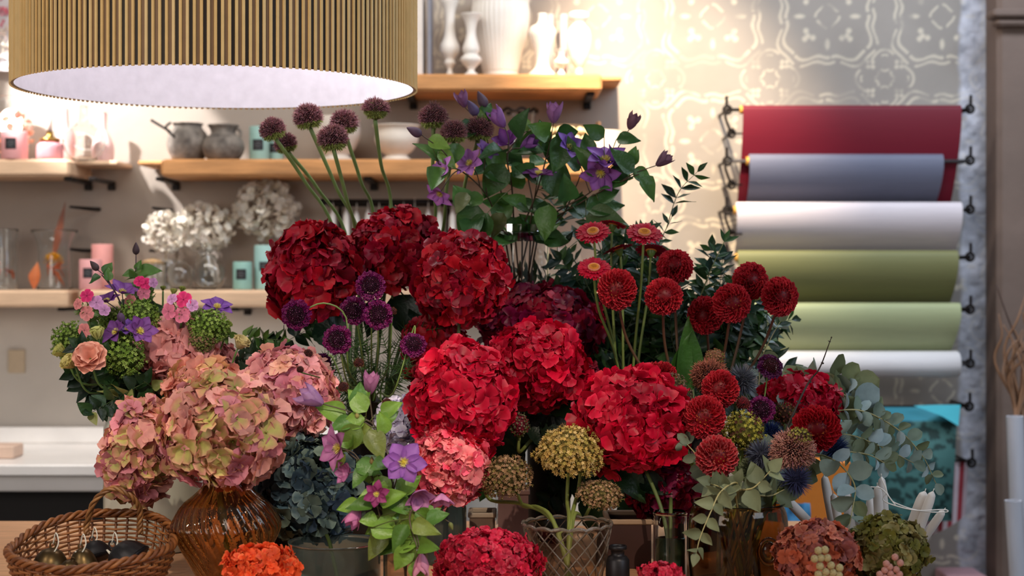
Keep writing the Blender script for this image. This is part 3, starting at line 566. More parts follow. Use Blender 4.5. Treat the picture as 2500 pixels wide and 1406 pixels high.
# teal and striped papers on the lower bars
t = thing('teal_paper', 'speckled teal wrapping paper hanging below the rolls', 'paper', P(2200, 992, 4.97))
m = MB(); tube(m, [P(2030, 992, 4.99), P(2366, 992, 4.99)], .004, seg=8); m.build('rod', 'iron', t)
m = MB(); nu, nw = 70, 76; v = []; cc = []
for a in range(nu+1):
    for b in range(nw+1):
        f, g = a/nu, b/nw; p = P(2052+g*(2338-2052)-f*14*g, 994+f*278, 4.975-.03*math.sin(f*PI)-.012*math.sin(g*7+f*3)); v.append(p)
        nz = fbm(np.array(p.x), np.array(p.z), 60, 9); cc.append(C(78, 128, 126)*(1 if nz < .54 else .3) if f > .12 else C(70, 160, 180))
m.add(v, np.array([[a*(nw+1)+b, a*(nw+1)+b+1, (a+1)*(nw+1)+b+1, (a+1)*(nw+1)+b] for a in range(nu) for b in range(nw)]), np.array(cc)); m.build('sheet', 'paper', t)
m = MB(); v = [P(2230, 990, 4.93), P(2340, 1040, 4.90), P(2345, 988, 4.965), P(2290, 988, 4.95), P(2300, 1016, 4.915)]; m.add(v, np.array([[0, 4, 3], [4, 1, 2], [3, 4, 2]]), C(80, 190, 206)); m.build('folded_corner', 'paper', t, smooth=False)
t = thing('striped_paper', 'red and white striped paper hanging under the teal sheet', 'paper', P(2340, 1130, 5.03))
m = MB(); v = []; cc = []; nw = 44
for a in range(11):
    for b in range(nw+1):
        f, g = a/10, b/nw; v.append(P(2195+g*170-f*8, 1122+f*(175+55*g*(1-g)*2-40*g), 5.03+.012*math.sin(g*16))); cc.append(C(176, 60, 70) if (b//3) % 2 else C(226, 210, 216))
m.add(v, np.array([[a*(nw+1)+b, a*(nw+1)+b+1, (a+1)*(nw+1)+b+1, (a+1)*(nw+1)+b] for a in range(10) for b in range(nw)]), np.array(cc)); m.build('sheet', 'paper', t)
m = MB(); tube(m, [P(2190, 1124, 5.035), P(2370, 1124, 5.035)], .004, seg=8); m.build('rod', 'iron', t)
m = MB(); a, b = P(2322, 1412, 5.0), P(2396, 1480, 5.1); box(m, (a.x, 5.0, b.z), (b.x, 5.19, a.z), C(206, 160, 168), bev=.004); box(m, (a.x+.01, 5.02, 0.0005), (b.x-.01, 5.18, b.z-.0002), C(120, 90, 80)); tag(m.build('paper_box', 'attr', origin=(a.x, 5.1, 0), smooth=False), 'pink topped box standing below the paper rack', 'box')
# orange board and blue cloth behind the candles
m = MB(); a, b = P(1915, 1125, 4.2), P(2078, 1330, 4.2); box(m, (a.x, 4.2, b.z-.12), (b.x, 4.28, a.z), C(236, 140, 48), bev=.006); ob = thing('orange_crate', 'orange crate standing behind the dip candles', 'crate', ((a.x+b.x)/2, 4.24, 0)); m.build('panel', 'attr', ob, smooth=False)
m = MB()
for xx in (a.x+.01, b.x-.03): box(m, (xx, 4.21, 0), (xx+.02, 4.27, b.z-.1203))
m.build('stand', 'dark', ob, smooth=False); m = MB(); box(m, (P(1905, 0, 4.05).x, 4.02, P(0, 1330, 4.05).z-.075), (P(2000, 0, 4.05).x, 4.1995, P(0, 1330, 4.05).z-.0605), C(206, 120, 44)); m.build('ledge', 'attr', ob, smooth=False)
m = MB(); nn = 18; gx, gy = np.meshgrid(np.linspace(0, 1, nn), np.linspace(0, 1, nn)); a = P(1918, 1238, 4.05); b = P(1990, 1330, 4.05); X = a.x+(b.x-a.x)*gx; Z = b.z-.06+(a.z-b.z+.06)*gy; Y = 4.08+.03*fbm(gx*3, gy*3, 2, 4)+.02*gy
i = np.arange(nn-1)[:, None]*nn; j = np.arange(nn-1)[None]; m.add(np.stack([X, Y, Z], -1).reshape(-1, 3), np.stack([i+j, i+j+1, i+nn+j+1, i+nn+j], -1).reshape(-1, 4), (C(64, 140, 190)[None]*(.6+.8*fbm(X, Z, 30, 3)).reshape(-1, 1))); tag(m.build('blue_cloth', 'attr', origin=((a.x+b.x)/2, 4.08, b.z)), 'crumpled blue cloth in front of the orange crate', 'cloth')
# clear film rolls and twigs at the right edge
for i, (pa, pb, d, r, lab) in enumerate((((2478, 1016), (2500, 1500), 4.6, 21, 'upright roll of clear film at the right edge, the taller one'), ((2474, 1222), (2508, 1560), 4.45, 21, 'upright roll of clear film at the right edge, the lower one in front'))):
    A, B = P(*pa, d), P(*pb, d); t = thing('film_roll', lab, 'roll', (B.x, d, 0.0), 'film rolls at the right edge'); R = M(r, d); B.z = .02
    m = MB(); tube(m, bez([A, (A+B)/2+Vector((.004, 0, 0)), B], 10), R, seg=24, cap=False); tube(m, bez([A, (A+B)/2+Vector((.004, 0, 0)), B], 10), R*.72, seg=24, cap=False); m.build('film', 'film', t)
    m = MB(); th = np.linspace(0, 2*PI, 25)[:-1]; v = [(A.x+q*math.cos(e), A.y+q*math.sin(e), A.z) for q in (R*.72, R) for e in th]; m.add(v, np.array([[e, (e+1) % 24, 24+(e+1) % 24, 24+e] for e in range(24)]), C(225, 225, 235)); m.build('roll_end', 'attr', t)
t = thing('twig_bundle', 'bundle of curly brown twigs at the right edge', 'twigs', P(2490, 1010, 4.7))
for i in range(16):
    a = P(2488+random.uniform(-10, 10), 1010, 4.7+random.uniform(-.03, .03)); b = P(2425+random.random()*110, 700+random.random()*170, 4.7+random.uniform(-.1, .1)); c_ = a.lerp(b, .5)+Vector((random.uniform(-.05, .03), random.uniform(-.03, .03), 0)); e = a.lerp(b, .78)+Vector((random.uniform(-.03, .03), 0, 0))
    m = MB(); tube(m, bez([Vector((P(2486, 0, 4.6).x, 4.63, P(0, 1080, 4.6).z)), a, c_, e, b], 26), [.005, .0045, .004, .003, .0012], C(150, 112, 84)*random.uniform(.7, 1.2), seg=6); m.build('twig', 'stem', t)
m = MB(); tube(m, bez([P(2520, 900, 4.75), P(2470, 800, 4.75), P(2432, 695, 4.75)], 12), [.003, .0015], C(70, 50, 44)); m.build('twig', 'stem', t)
# ------------------------------------------------------------------ vases and vessels on the table
TZ = .85
V = {}
def vessel(key, px, d, name, label, cat, prof, mt, mouth_r, mouth_z, base_r, col=(.5, .5, .5), thick=.003, **kw):
    x = P(px, 0, d).x; t = thing(name, label, cat, (x, d, TZ+.0006)); pr = shell(prof, thick)
    m = MB(); lathe(m, [(r, z-TZ) for r, z in pr], (x, d, TZ+.0006), col, **kw); m.build('body', mt, t)
    V[key] = (x, d, base_r, mouth_r, mouth_z); return t, x
t, x = vessel('white', 373, 3.25, 'milk_glass_vase', 'large milky white shouldered vase behind the wicker basket', 'vase', [(.088, .85), (.095, .862), (.096, .95), (.096, 1.07), (.092, 1.10), (.078, 1.118), (.0725, 1.13), (.0725, 1.146), (.0745, 1.15)], 'vasewhite', .058, 1.148, .05, sub=5, seg=64)
t, x = vessel('amber', 552, 2.85, 'amber_vase', 'ribbed amber glass vase with narrow neck beside the basket', 'vase', [(.036, .85), (.046, .865), (.068, .905), (.087, .945), (.088, .962), (.072, .992), (.050, 1.012), (.038, 1.026), (.037, 1.036), (.042, 1.044)], 'amber', .026, 1.036, .025, seg=192, rib=26, amp=.07, twist=5.0, sub=6, thick=.004)
vessel('pinkhid', 655, 3.22, 'dark_bucket', 'dark metal flower bucket hidden behind the pink hydrangeas', 'bucket', [(.045, .85), (.052, 1.04), (.054, 1.05)], 'iron', .035, 1.045, .03, sub=2)
t, x = vessel('smoke', 817, 2.88, 'smoked_glass_vase', 'wide smoky grey glass cylinder under the dark teal hydrangea', 'vase', [(.078, .85), (.081, .856), (.081, .918), (.082, .922)], 'smoke', .05, .92, .04, sub=2, seg=64)
t, x = vessel('tube', 990, 2.80, 'glass_tube_vase', 'narrow clear glass cylinder holding the front clematis', 'vase', [(.036, .85), (.038, .855), (.038, .922), (.039, .926)], 'crystal', .026, .925, .02, sub=2, seg=48)
vessel('tall', 905, 3.38, 'dark_glass_vase', 'dark green tall vase behind the scabiosa stems', 'vase', [(.042, .85), (.05, .87), (.047, 1.10), (.052, 1.13)], 'dark', .042, 1.13, .03, sub=2)
vessel('grey', 1088, 3.08, 'stone_cylinder_vase', 'tall grey speckled cylinder vase under the coral hydrangea', 'vase', [(.037, .85), (.039, .86), (.039, 1.06), (.04, 1.07)], 'stonevase' if False else 'smoke', .03, 1.068, .02, sub=2)
vessel('midr', 1340, 3.34, 'dark_glass_vase', 'dark vase standing behind the yellow stonecrop heads', 'vase', [(.038, .85), (.044, .87), (.044, 1.05), (.046, 1.06)], 'dark', .036, 1.06, .02, sub=2)
vessel('clem', 1275, 3.47, 'tall_glass_cylinder', 'tall clear glass cylinder holding the purple clematis branches', 'vase', [(.055, .85), (.0565, .856), (.0565, 1.455), (.0572, 1.462)], 'glass', .048, 1.46, .02, sub=2, seg=64)
vessel('gerb', 1530, 3.27, 'clear_glass_vase', 'clear glass vase with the gerbera stems bunched in its mouth', 'vase', [(.030, .85), (.034, .86), (.036, 1.17), (.039, 1.19)], 'glass', .026, 1.188, .015, sub=2)
vessel('dahl', 1700, 3.25, 'dark_glass_vase', 'dark vase hidden behind the low bouquet of dahlias', 'vase', [(.042, .85), (.05, .87), (.05, 1.07), (.052, 1.08)], 'dark', .042, 1.08, .02, sub=2)
t, x = vessel('crystal', 1385, 2.84, 'cut_crystal_vase', 'cut crystal vase with diamond relief holding yellow stonecrop', 'vase', [(.052, .85), (.058, .862), (.066, .90), (.073, .94), (.076, .958)], 'crystal', .055, .958, .03, sub=8, seg=96, thick=.004)
m = MB(); zz = np.linspace(.862, .956, 30); rr_ = np.interp(zz, [.85, .862, .90, .94, .958], [.052, .058, .066, .073, .076])+.0006
for q in range(16):
    for sg in (1, -1): a_ = q*2*PI/16+sg*(zz-.862)*12.5; tube(m, np.stack([x+rr_*np.cos(a_), 2.84+rr_*np.sin(a_), zz], 1), .0012, seg=6)
th = np.linspace(0, 2*PI, 129); tube(m, np.stack([x+.0775*np.cos(th), 2.84+.0775*np.sin(th), .9595+.0035*np.abs(np.sin(th*8))], 1), .0028, seg=8, cap=False)
m.build('diamond_relief', 'ridge', t)
t, x = vessel('clear', 1636, 2.92, 'clear_glass_vase', 'clear glass cylinder with a water line under the shaded dark red hydrangea', 'vase', [(.028, .85), (.030, .856), (.030, .962), (.031, .966)], 'glass', .022, .966, .012, sub=2, seg=48)
m = MB(); lathe(m, [(.0266, .0045), (.0266, .073), (.0004, .073)], (x, 2.92, TZ), sub=1, seg=40); m.build('water', 'water', t)
t, x = vessel('jar', 1802, 2.87, 'brown_glass_jar', 'wide brown glass jar with a round glass knob under the dahlias', 'jar', [(.074, .85), (.083, .858), (.087, .90), (.087, .95), (.084, .975), (.080, .988), (.083, .994)], 'amberdark', .066, .99, .05, sub=5, seg=80, thick=.004)
kc = P(1876, 1346, 2.793); m = MB(); ball(m, kc, (.014, .009, .018), S16) if False else ball(m, kc, (.013, .009, .017)); th = np.linspace(0, 2*PI, 24); tube(m, [kc+Vector((.016*math.cos(a), -.003, .021*math.sin(a))) for a in th], .004, seg=8, cap=False); m.build('glass_knob', 'crystal', t)
def lowpot(key, px, d, r, h, lab): vessel(key, px, d, 'low_pot', lab, 'pot', [(r*.8, .85), (r, .85+h*.5), (r*1.02, .85+h)], 'dark', r*.7, .85+h, r*.4, sub=2)
lowpot('p17', 640, 2.68, .03, .018, 'little dark pot under the orange hydrangea'); lowpot('p18', 1190, 2.74, .03, .016, 'little dark pot under the crimson hydrangea'); lowpot('p20', 1612, 2.62, .02, .012, 'little dark pot under the small red flower head')
lowpot('p22', 2005, 2.72, .035, .03, 'little dark pot under the terracotta hydrangea'); lowpot('p23', 2168, 2.76, .035, .03, 'little dark pot under the olive green hydrangea')
lowpot('cand', 2085, 3.0, .085, .055, 'low dark pot holding the white dip candles')
# ------------------------------------------------------------------ flower makers
def vpts(head, key, axis, lift=.6):
    x, y, br, mr, mz = V[key]; h = np.array(head, float); hv = nrm(np.array([h[0]-x, h[1]-y, 0])+jit(1, .01)[0]); rd = np.hypot(h[0]-x, h[1]-y)
    k = min(1, rd/mr*.8)*.8+RS.rand()*.15; mouth = np.array([x, y, mz])+hv*[1, 1, 0]*mr*k; base = np.array([x, y, TZ+.012])+(-hv*[1, 1, 0]*br*.6*k if key != 'jar' else np.array([RS.uniform(-1, 1), RS.uniform(-.8, .8), 0])*br*.8)
    dist = np.linalg.norm(h-mouth); mid = h-nrm(nrm(axis)*.45+nrm(h-mouth)*.55)*dist*.35
    pts = [base, mouth]
    if h[2] > mz+.03 and dist > .06: pts.append(mid if mid[2] > mz+.01 else (mouth+h)/2+[0, 0, .01])
    elif dist > .06: pts.append((mouth+h)/2+[0, 0, .012])
    pts.append(h); return pts
GR = C(72, 92, 40)
def hydrangea(px, py, rx, rz, d, key, pal, label, n=210, fs=.25, big=1.1, name='hydrangea', group=None, leaves=(), mt='petal', ax=None, core=True, dark=None):
    c = np.array(P(px, py, d)); k = d/F; R = np.array([rx*k, (rx+rz)/2*k*.9, rz*k]); x, y, br, mr, mz = V[key]
    axis = nrm(ax) if ax is not None else nrm((c-np.array([x, y, mz-.12]))*[1, 1, 1]+[0, -.05, .02])
    pts = vpts(c-axis*R*.3, key, axis); t = thing(name, label, 'flower', pts[0], group); fs = fs*big; n = int(n/big**1.2)
    Rm = R.mean(); Q = frame(axis); m = MB()
    for layer, (sc_, nn, zl) in enumerate(((1.0, n, -.80), (.84, int(n*.55), -.7))):
        q = fib(nn, zl, 1)@Q; q = nrm(q+jit(nn, .07)); ctr = c+q*R*sc_*(1+RS.uniform(-.15, .07, (nn, 1))); nn_ = nrm(q+jit(nn, .34))
        a = nrm(np.cross(nn_, jit(nn, 1))); b = np.cross(nn_, a); pi = RS.randint(0, len(pal), nn); r_ = Rm*fs*RS.uniform(.82, 1.2, nn)
        PB = np.array([lin(p[0]) for p in pal])[pi]; PT = np.array([lin(p[1]) for p in pal])[pi]; PE = np.array([lin(p[2] if len(p) > 2 else p[1]) for p in pal])[pi]
        vv = 1+RS.randn(nn, 1)*.18; rot = RS.rand(nn)*6.28; tilt = RS.uniform(.05, .55, nn)
        for j in range(4):
            th = (rot+j*PI/2+RS.randn(nn)*.12)[:, None]; dd = a*np.cos(th)+b*np.sin(th); D = nrm(dd+nn_*tilt[:, None])
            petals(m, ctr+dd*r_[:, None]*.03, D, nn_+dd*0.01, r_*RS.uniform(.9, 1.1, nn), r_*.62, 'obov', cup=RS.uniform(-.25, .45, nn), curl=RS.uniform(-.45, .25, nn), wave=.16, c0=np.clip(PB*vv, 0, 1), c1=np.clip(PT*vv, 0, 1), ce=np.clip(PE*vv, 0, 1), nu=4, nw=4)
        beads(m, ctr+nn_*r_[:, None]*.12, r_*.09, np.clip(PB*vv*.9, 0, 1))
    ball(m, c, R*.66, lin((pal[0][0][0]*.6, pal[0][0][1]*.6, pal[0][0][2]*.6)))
    m.build('flower_head', mt, t)
    m = MB(); tube(m, bez(pts, 24), [.0038, .0035, .003], C(*(dark or (84, 98, 48))), seg=8); m.build('stem', 'stem', t)
    for (lx, ly, ln, ang, tone) in leaves:
        m = MB(); O = np.array(P(lx, ly, d+.02)); a = R_(ang); D = np.array([math.cos(a), -.25, math.sin(a)]); L = ln*k
        tube(m, bez([np.array(pts[-2])*.5+np.array(pts[-1])*.5 if False else np.array(bez(pts, 24)[-5]), O], 6), .0018, C(60, 84, 40), seg=5)
        petals(m, O, D, [0.1, -1, .45], L, L*.34, 'ovate', cup=.35, curl=-.15, wave=.12, c0=C(*tone)*.9, c1=C(*tone), nu=14, nw=6, serr=.035); m.build('leaf', 'leaf', t)
    return t
def dahlia(px, py, rx, rz, d, key, label, ax=(0, 0), eye=(200, 160, 70), col=(176, 12, 34), tip=(226, 84, 92), n=215, group='dark red pompon dahlias', stemcol=(92, 50, 40), R=None):
    c = np.array(P(px, py, d)); k = d/F; R = np.array([rx*k, (rx+rz)/2*k*.8, rz*k]); A = nrm(np.array([ax[0], -1, ax[1]])); Q = frame(A)
    Sd = nrm(np.array([0, .25, -1])+A*-.4); pts = vpts(c+Sd*R*.75, key, -Sd); t = thing('dahlia', label, 'flower', pts[0], group)
    z = np.clip(1-1.72*(np.arange(n)+.5+RS.randn(n)*1.4)/n, -.8, .999); a = np.arange(n)*2.399963+RS.randn(n)*.05; s = np.sqrt(1-z*z); q = np.stack([s*np.cos(a), s*np.sin(a), z], 1)@Q
    tg = nrm(q-A*(q@A)[:, None]); th = np.arccos(np.clip(z, -1, 1)); sz = np.clip(th/.95, .22, 1.0)
    D = nrm(q*1.0+tg*(np.clip((th-.3), -.3, .8))[:, None]*.45+jit(n, .06)); N = nrm(A*1.0-q*.1+jit(n, .12))
    Rm = R.mean(); L = Rm*.50*sz*RS.uniform(.9, 1.08, n); O = c+q*R*(1.0-.46*sz[:, None])
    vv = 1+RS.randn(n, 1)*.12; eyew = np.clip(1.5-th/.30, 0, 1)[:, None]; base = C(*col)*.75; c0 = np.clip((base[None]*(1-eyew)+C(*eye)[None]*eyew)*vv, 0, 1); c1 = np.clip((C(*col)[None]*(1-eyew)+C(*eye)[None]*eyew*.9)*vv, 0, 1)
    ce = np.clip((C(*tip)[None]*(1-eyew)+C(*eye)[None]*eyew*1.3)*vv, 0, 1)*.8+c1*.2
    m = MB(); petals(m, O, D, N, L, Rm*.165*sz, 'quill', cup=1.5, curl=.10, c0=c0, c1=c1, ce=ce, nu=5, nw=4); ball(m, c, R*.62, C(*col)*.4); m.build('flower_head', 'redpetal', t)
    m = MB(); petals(m, np.tile(pts[-1], (8, 1))-Sd*.002, nrm(nrm(np.cross(Sd, fib(8, -.2, .2)))-Sd*.6), -Sd, .014, .005, 'ovate', c0=C(70, 80, 40)); m.build('sepals', 'leaf', t)
    m = MB(); tube(m, bez(pts, 22), [.0032, .0028, .0026], C(80, 80, 44), seg=8, c1=C(*stemcol)); m.build('stem', 'stem', t)
    return t
def gerbera(px, py, R, d, key, label, A, col=(184, 4, 44), back=False):
    c = np.array(P(px, py, d)); k = d/F; R = R*k; A = nrm(A); Q = frame(A); pts = vpts(c-A*.006, key, A+np.array([0, 0, 1.5])); t = thing('gerbera', label, 'flower', pts[0], 'red gerberas')
    m = MB()
    for lay, (nn, rr, el) in enumerate(((34, 1.0, .06), (30, .9, .16), (22, .58, .45))):
        a = np.arange(nn)*2*PI/nn+lay*.13+RS.randn(nn)*.03; dd = np.stack([np.cos(a), np.sin(a), np.full(nn, el)], 1)@Q
        petals(m, c+(dd-A*el)*R*.22, dd, A+jit(nn, .06), R*.8*rr*RS.uniform(.92, 1.05, nn), R*.105, 'strap', cup=.25, curl=-.1+RS.randn(nn)*.05, c0=vary(C(*col)*.75, nn, .1), c1=vary(C(*col), nn, .1), nu=5)
    m.build('petals', 'petal', t)
    m = MB(); nn = 260; q = fib(nn, .55, 1); rr = np.hypot(q[:, 0], q[:, 1])[:, None]/.835; cc = np.where(rr > .78, C(225, 150, 120), np.where(rr > .45, C(222, 150, 60), C(190, 120, 44))); q2 = np.concatenate([q[:, :2]/.835*R*.36, (q[:, 2:]-.55)*R*.22+.002], 1)@Q
    beads(m, c+q2+A*R*.05, R*.026, cc); tube(m, [c-A*R*.04, c+A*R*.08], R*.34, C(200, 120, 50), seg=20); m.build('disc', 'fuzz', t)
    m = MB(); lathe(m, [(.0025, -.016), (R*.22, -.008), (R*.30, .002)], (0, 0, 0), C(96, 120, 52), sub=2, seg=16); m.v[-1] = c+m.v[-1]@Q; m.build('calyx', 'leaf', t)
    m = MB(); pts[-1] = c-A*.014; tube(m, bez(pts, 22), [.003, .0026, .0024], C(112, 128, 62), seg=8); m.build('stem', 'stem', t)
def allium(px, py, R, d, label, via=None, pointed=False, openb=False, R2=None, key='tall', tipc=(158, 110, 112), basec=(72, 30, 44), green=True, tilt=(0, 0), group='purple globe alliums', name='allium', n=760):
    c = np.array(P(px, py, d)); k = d/F; R = R*k; A = nrm(np.array([tilt[0], -.08, 1.0])); Q = frame(A); x, y, br, mr, mz = V[key]
    bot = c-A*R*.75; t0 = vpts(bot, key, A); pts = [t0[0], t0[1]]+([np.array(P(v[0], v[1], d+(.12, .06)[min(1, i_)])) for i_, v in enumerate(via[:2])] if via else [t0[2]] if len(t0) > 3 else [])+[bot]
    t = thing(name, label, 'flower', pts[0], group)
    q0 = fib(n, -.88, 1); lat = q0[:, 2]; q = q0@Q; sc_ = np.full(n, 1.0)*RS.uniform(.9, 1.06, n)
    if pointed: sc_ = sc_*(1+.38*np.exp(-((1-lat)/.035)))*(1-.12*np.clip(lat, 0, 1))
    m = MB(); flat = np.array([1, 1, .9 if not openb else .8]); el = (q0*flat)@Q
    if openb: sc_ = sc_*np.where(lat < -.1, .86, 1.05)
    isg = (lat < -.45)[:, None] if green else np.zeros((n, 1), bool)
    if openb: isg = (lat < -.12)[:, None]
    c0 = np.where(isg, vary(C(128, 140, 60), n), vary(C(*basec), n, .25)); c1 = np.where(isg, vary(C(150, 160, 84), n), vary(C(*tipc), n, .25))
    petals(m, c+el*R*.70*sc_[:, None], nrm(q+jit(n, .16)), nrm(np.cross(q, jit(n, 1))), R*.38*sc_*RS.uniform(.7, 1.15, n), R*.06, 'spike', cup=.5, c0=c0, c1=c1, nu=1, nw=1)
    petals(m, c+el*R*.66*sc_[:, None], nrm(q+jit(n, .35)), nrm(np.cross(q, jit(n, 1))), R*.28, R*.055, 'lance', cup=.5, c0=c0*.9, c1=c1*.85, nu=2, nw=1)
    beads(m, c+el*R*RS.uniform(.90, 1.05, (n, 1))*sc_[:, None], R*.026, c1)
    beads(m, [c], np.array([[R*.72]*3]), C(46, 22, 30) if not openb else C(90, 96, 44), S16); m.build('flower_head', 'fuzz', t)
    m = MB(); tube(m, bez(pts, 30), [.0042, .0036, .0034, .0042], C(74, 104, 50), seg=8, c1=C(110, 132, 72)); m.build('stem', 'stem', t); return t
def scabiosa(px, py, R, d, key, label, ax=(0, 0), via=None, col=(138, 14, 84), cen=(48, 6, 32), group='dark purple scabiosas', droop=False, dots=(190, 120, 170), sc2=(88, 30, 110)):
    c = np.array(P(px, py, d)); k = d/F; R = R*k; A = nrm(np.array([ax[0], -1, ax[1]])); Q = frame(A); bot = c-A*R*.35; col = tuple(np.array(col)*.85)
    p = vpts(bot, key, np.array([0, 0, 1.0])+A*.5); pts = p[:2]+([np.array(P(v[0], v[1], d+.02)) for v in via] if via else p[2:-1])+[bot]
    t = thing('scabiosa', label, 'flower', pts[0], group); m = MB()
    for lay, (nn, r0, L, el) in enumerate(((24, .52, .46, .05), (24, .50, .40, .4), (22, .46, .30, .9))):
        a = np.arange(nn)*2*PI/nn+lay*.2+RS.randn(nn)*.05; dd = np.stack([np.cos(a), np.sin(a), np.full(nn, el)], 1)@Q; fl = np.stack([np.cos(a), np.sin(a), np.full(nn, .05)], 1)@Q
        petals(m, c+fl*R*r0, dd, A+jit(nn, .25), R*L*RS.uniform(.85, 1.1, nn), R*.16, 'obov', cup=.4, curl=-.1, wave=.6, c0=vary(C(*col)*.7, nn, .15), c1=vary(C(*col), nn, .18), ce=vary(C(*sc2), nn, .2)*.5+C(*col)*.5, nu=5, nw=4)
    m.build('petals', 'petal', t)
    m = MB(); nn = 150; q0 = fib(nn, .1, 1)*[.62, .62, .42]; q = q0@Q; beads(m, c+q*R, R*.06, vary(C(*cen), nn, .3)); petals(m, c+q*R, nrm(q+jit(nn, .2)), jit(nn, 1), R*.16, R*.02, 'spike', c0=C(*cen), c1=C(*cen)*1.6, nu=1, nw=1)
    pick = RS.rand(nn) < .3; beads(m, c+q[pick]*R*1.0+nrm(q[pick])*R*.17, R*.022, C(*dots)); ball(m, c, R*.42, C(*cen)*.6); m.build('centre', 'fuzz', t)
    m = MB(); nn = 9; a = np.arange(nn)*2*PI/nn; dd = np.stack([np.cos(a), np.sin(a), np.full(nn, -.1)], 1)@Q; petals(m, np.tile(bot, (nn, 1)), dd, -A, R*.62, R*.09, 'lance', curl=-.2, c0=C(84, 112, 50)); m.build('bracts', 'leaf', t)
    m = MB(); tube(m, bez(pts, 24), [.0022, .0017, .0015], C(84, 112, 52), seg=6, c1=C(118, 140, 70)); m.build('stem', 'stem', t)
def pod(px, py, R, d, key, label, col=(60, 26, 24)):
    c = np.array(P(px, py, d)); k = d/F; R = R*k; pts = vpts(c-[0, 0, R*.7], key, [0, 0, 1]); t = thing('scabiosa_seed_head', label, 'flower', pts[0], 'dark seed heads among the scabiosas')
    m = MB(); nn = 130; q = fib(nn, -.8, 1); beads(m, c+q*R*.8, R*.2, vary(C(*col), nn, .4)); petals(m, c+q*R*.8, q, jit(nn, 1), R*.4, R*.06, 'spike', c0=C(*col), c1=C(150, 84, 50), nu=1, nw=1); m.build('seed_head', 'fuzz', t)
    m = MB(); tube(m, bez(pts, 18), .0014, C(84, 108, 50), seg=6); m.build('stem', 'stem', t)
def umbel(px, py, rx, rz, d, key, label, cols, n=520, name='stonecrop', group=None, ball_=False, bs=.045, stemc=(120, 128, 60), up=(0, -.35, 1), mt='fuzz', zlo=None):
    c = np.array(P(px, py, d)); k = d/F; R = np.array([rx*k, (rx+rz)/2*k*.85, rz*k]); A = nrm(up); Q = frame(A); bot = c-A*R*.9
    pts = vpts(bot-A*.03, key, A); t = thing(name, label, 'flower', pts[0], group); m = MB(); Rm = R.mean()
    q = nrm(fib(n, zlo if zlo is not None else (-.9 if ball_ else -.35), 1)+jit(n, .05))@Q; lump = 1+.16*np.sin(q[:, 0]*8+px)*np.sin(q[:, 2]*7+py)*np.cos(q[:, 1]*6); O = c+q*R*(lump*RS.uniform(.84, 1.05, n))[:, None]; ci = RS.randint(0, len(cols), n); cc = np.array([lin(x) for x in cols])[ci]*(1+RS.randn(n, 1)*.15); cc = np.clip(cc, 0, 1)
    beads(m, O, Rm*bs, cc); a = nrm(np.cross(q, jit(n, 1))); b = np.cross(q, a)
    for j in range(5):
        th = j*2*PI/5; petals(m, O, nrm(a*math.cos(th)+b*math.sin(th)+q*.75), q, Rm*bs*2.3, Rm*bs*.6, 'lance', c0=cc*.85, c1=cc, nu=2, nw=1)
    sel = q[::max(1, n//46)]; Oe = O[::max(1, n//46)]
    for qq, oo in zip(sel, Oe): tube(m, bez([bot, bot*.5+oo*.5+A*Rm*.05, oo], 6), [.0014, .0008], C(*stemc), seg=4, cap=False)
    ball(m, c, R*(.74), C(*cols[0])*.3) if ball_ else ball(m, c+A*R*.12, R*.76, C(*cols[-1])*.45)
    m.build('flower_head', mt, t); m = MB(); tube(m, bez(pts[:-1]+[bot-A*.03, bot], 20), [.0042, .0036, .003], C(*stemc), seg=8); m.build('stem', 'stem', t); return t
def thistle(px, py, R, d, key, label, ax=(0, .6), col=(84, 88, 108)):
    c = np.array(P(px, py, d)); k = d/F; R = R*k; A = nrm(np.array([ax[0], -.7, ax[1]])); Q = frame(A); bot = c-A*R*.6; pts = vpts(bot, key, A); t = thing('sea_holly', label, 'flower', pts[0], 'blue sea holly thistles')
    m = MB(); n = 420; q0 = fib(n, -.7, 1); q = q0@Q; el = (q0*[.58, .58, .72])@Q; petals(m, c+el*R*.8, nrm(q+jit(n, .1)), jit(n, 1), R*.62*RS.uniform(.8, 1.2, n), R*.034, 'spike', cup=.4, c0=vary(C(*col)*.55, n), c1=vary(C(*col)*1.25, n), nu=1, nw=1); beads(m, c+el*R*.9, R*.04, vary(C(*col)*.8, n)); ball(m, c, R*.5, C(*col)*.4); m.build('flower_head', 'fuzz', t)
    m = MB(); nn = 13; a = np.arange(nn)*2*PI/nn; dd = np.stack([np.cos(a), np.sin(a), np.full(nn, .15)], 1)@Q; petals(m, np.tile(bot, (nn, 1)), dd, A, R*1.15, R*.12, 'spike', curl=.2, c0=C(*col), c1=C(90, 110, 140)*.7, nu=4, nw=2); m.build('bracts', 'leaf', t)
    m = MB(); tube(m, bez(pts, 16), .0022, C(80, 96, 84), seg=6); m.build('stem', 'stem', t)
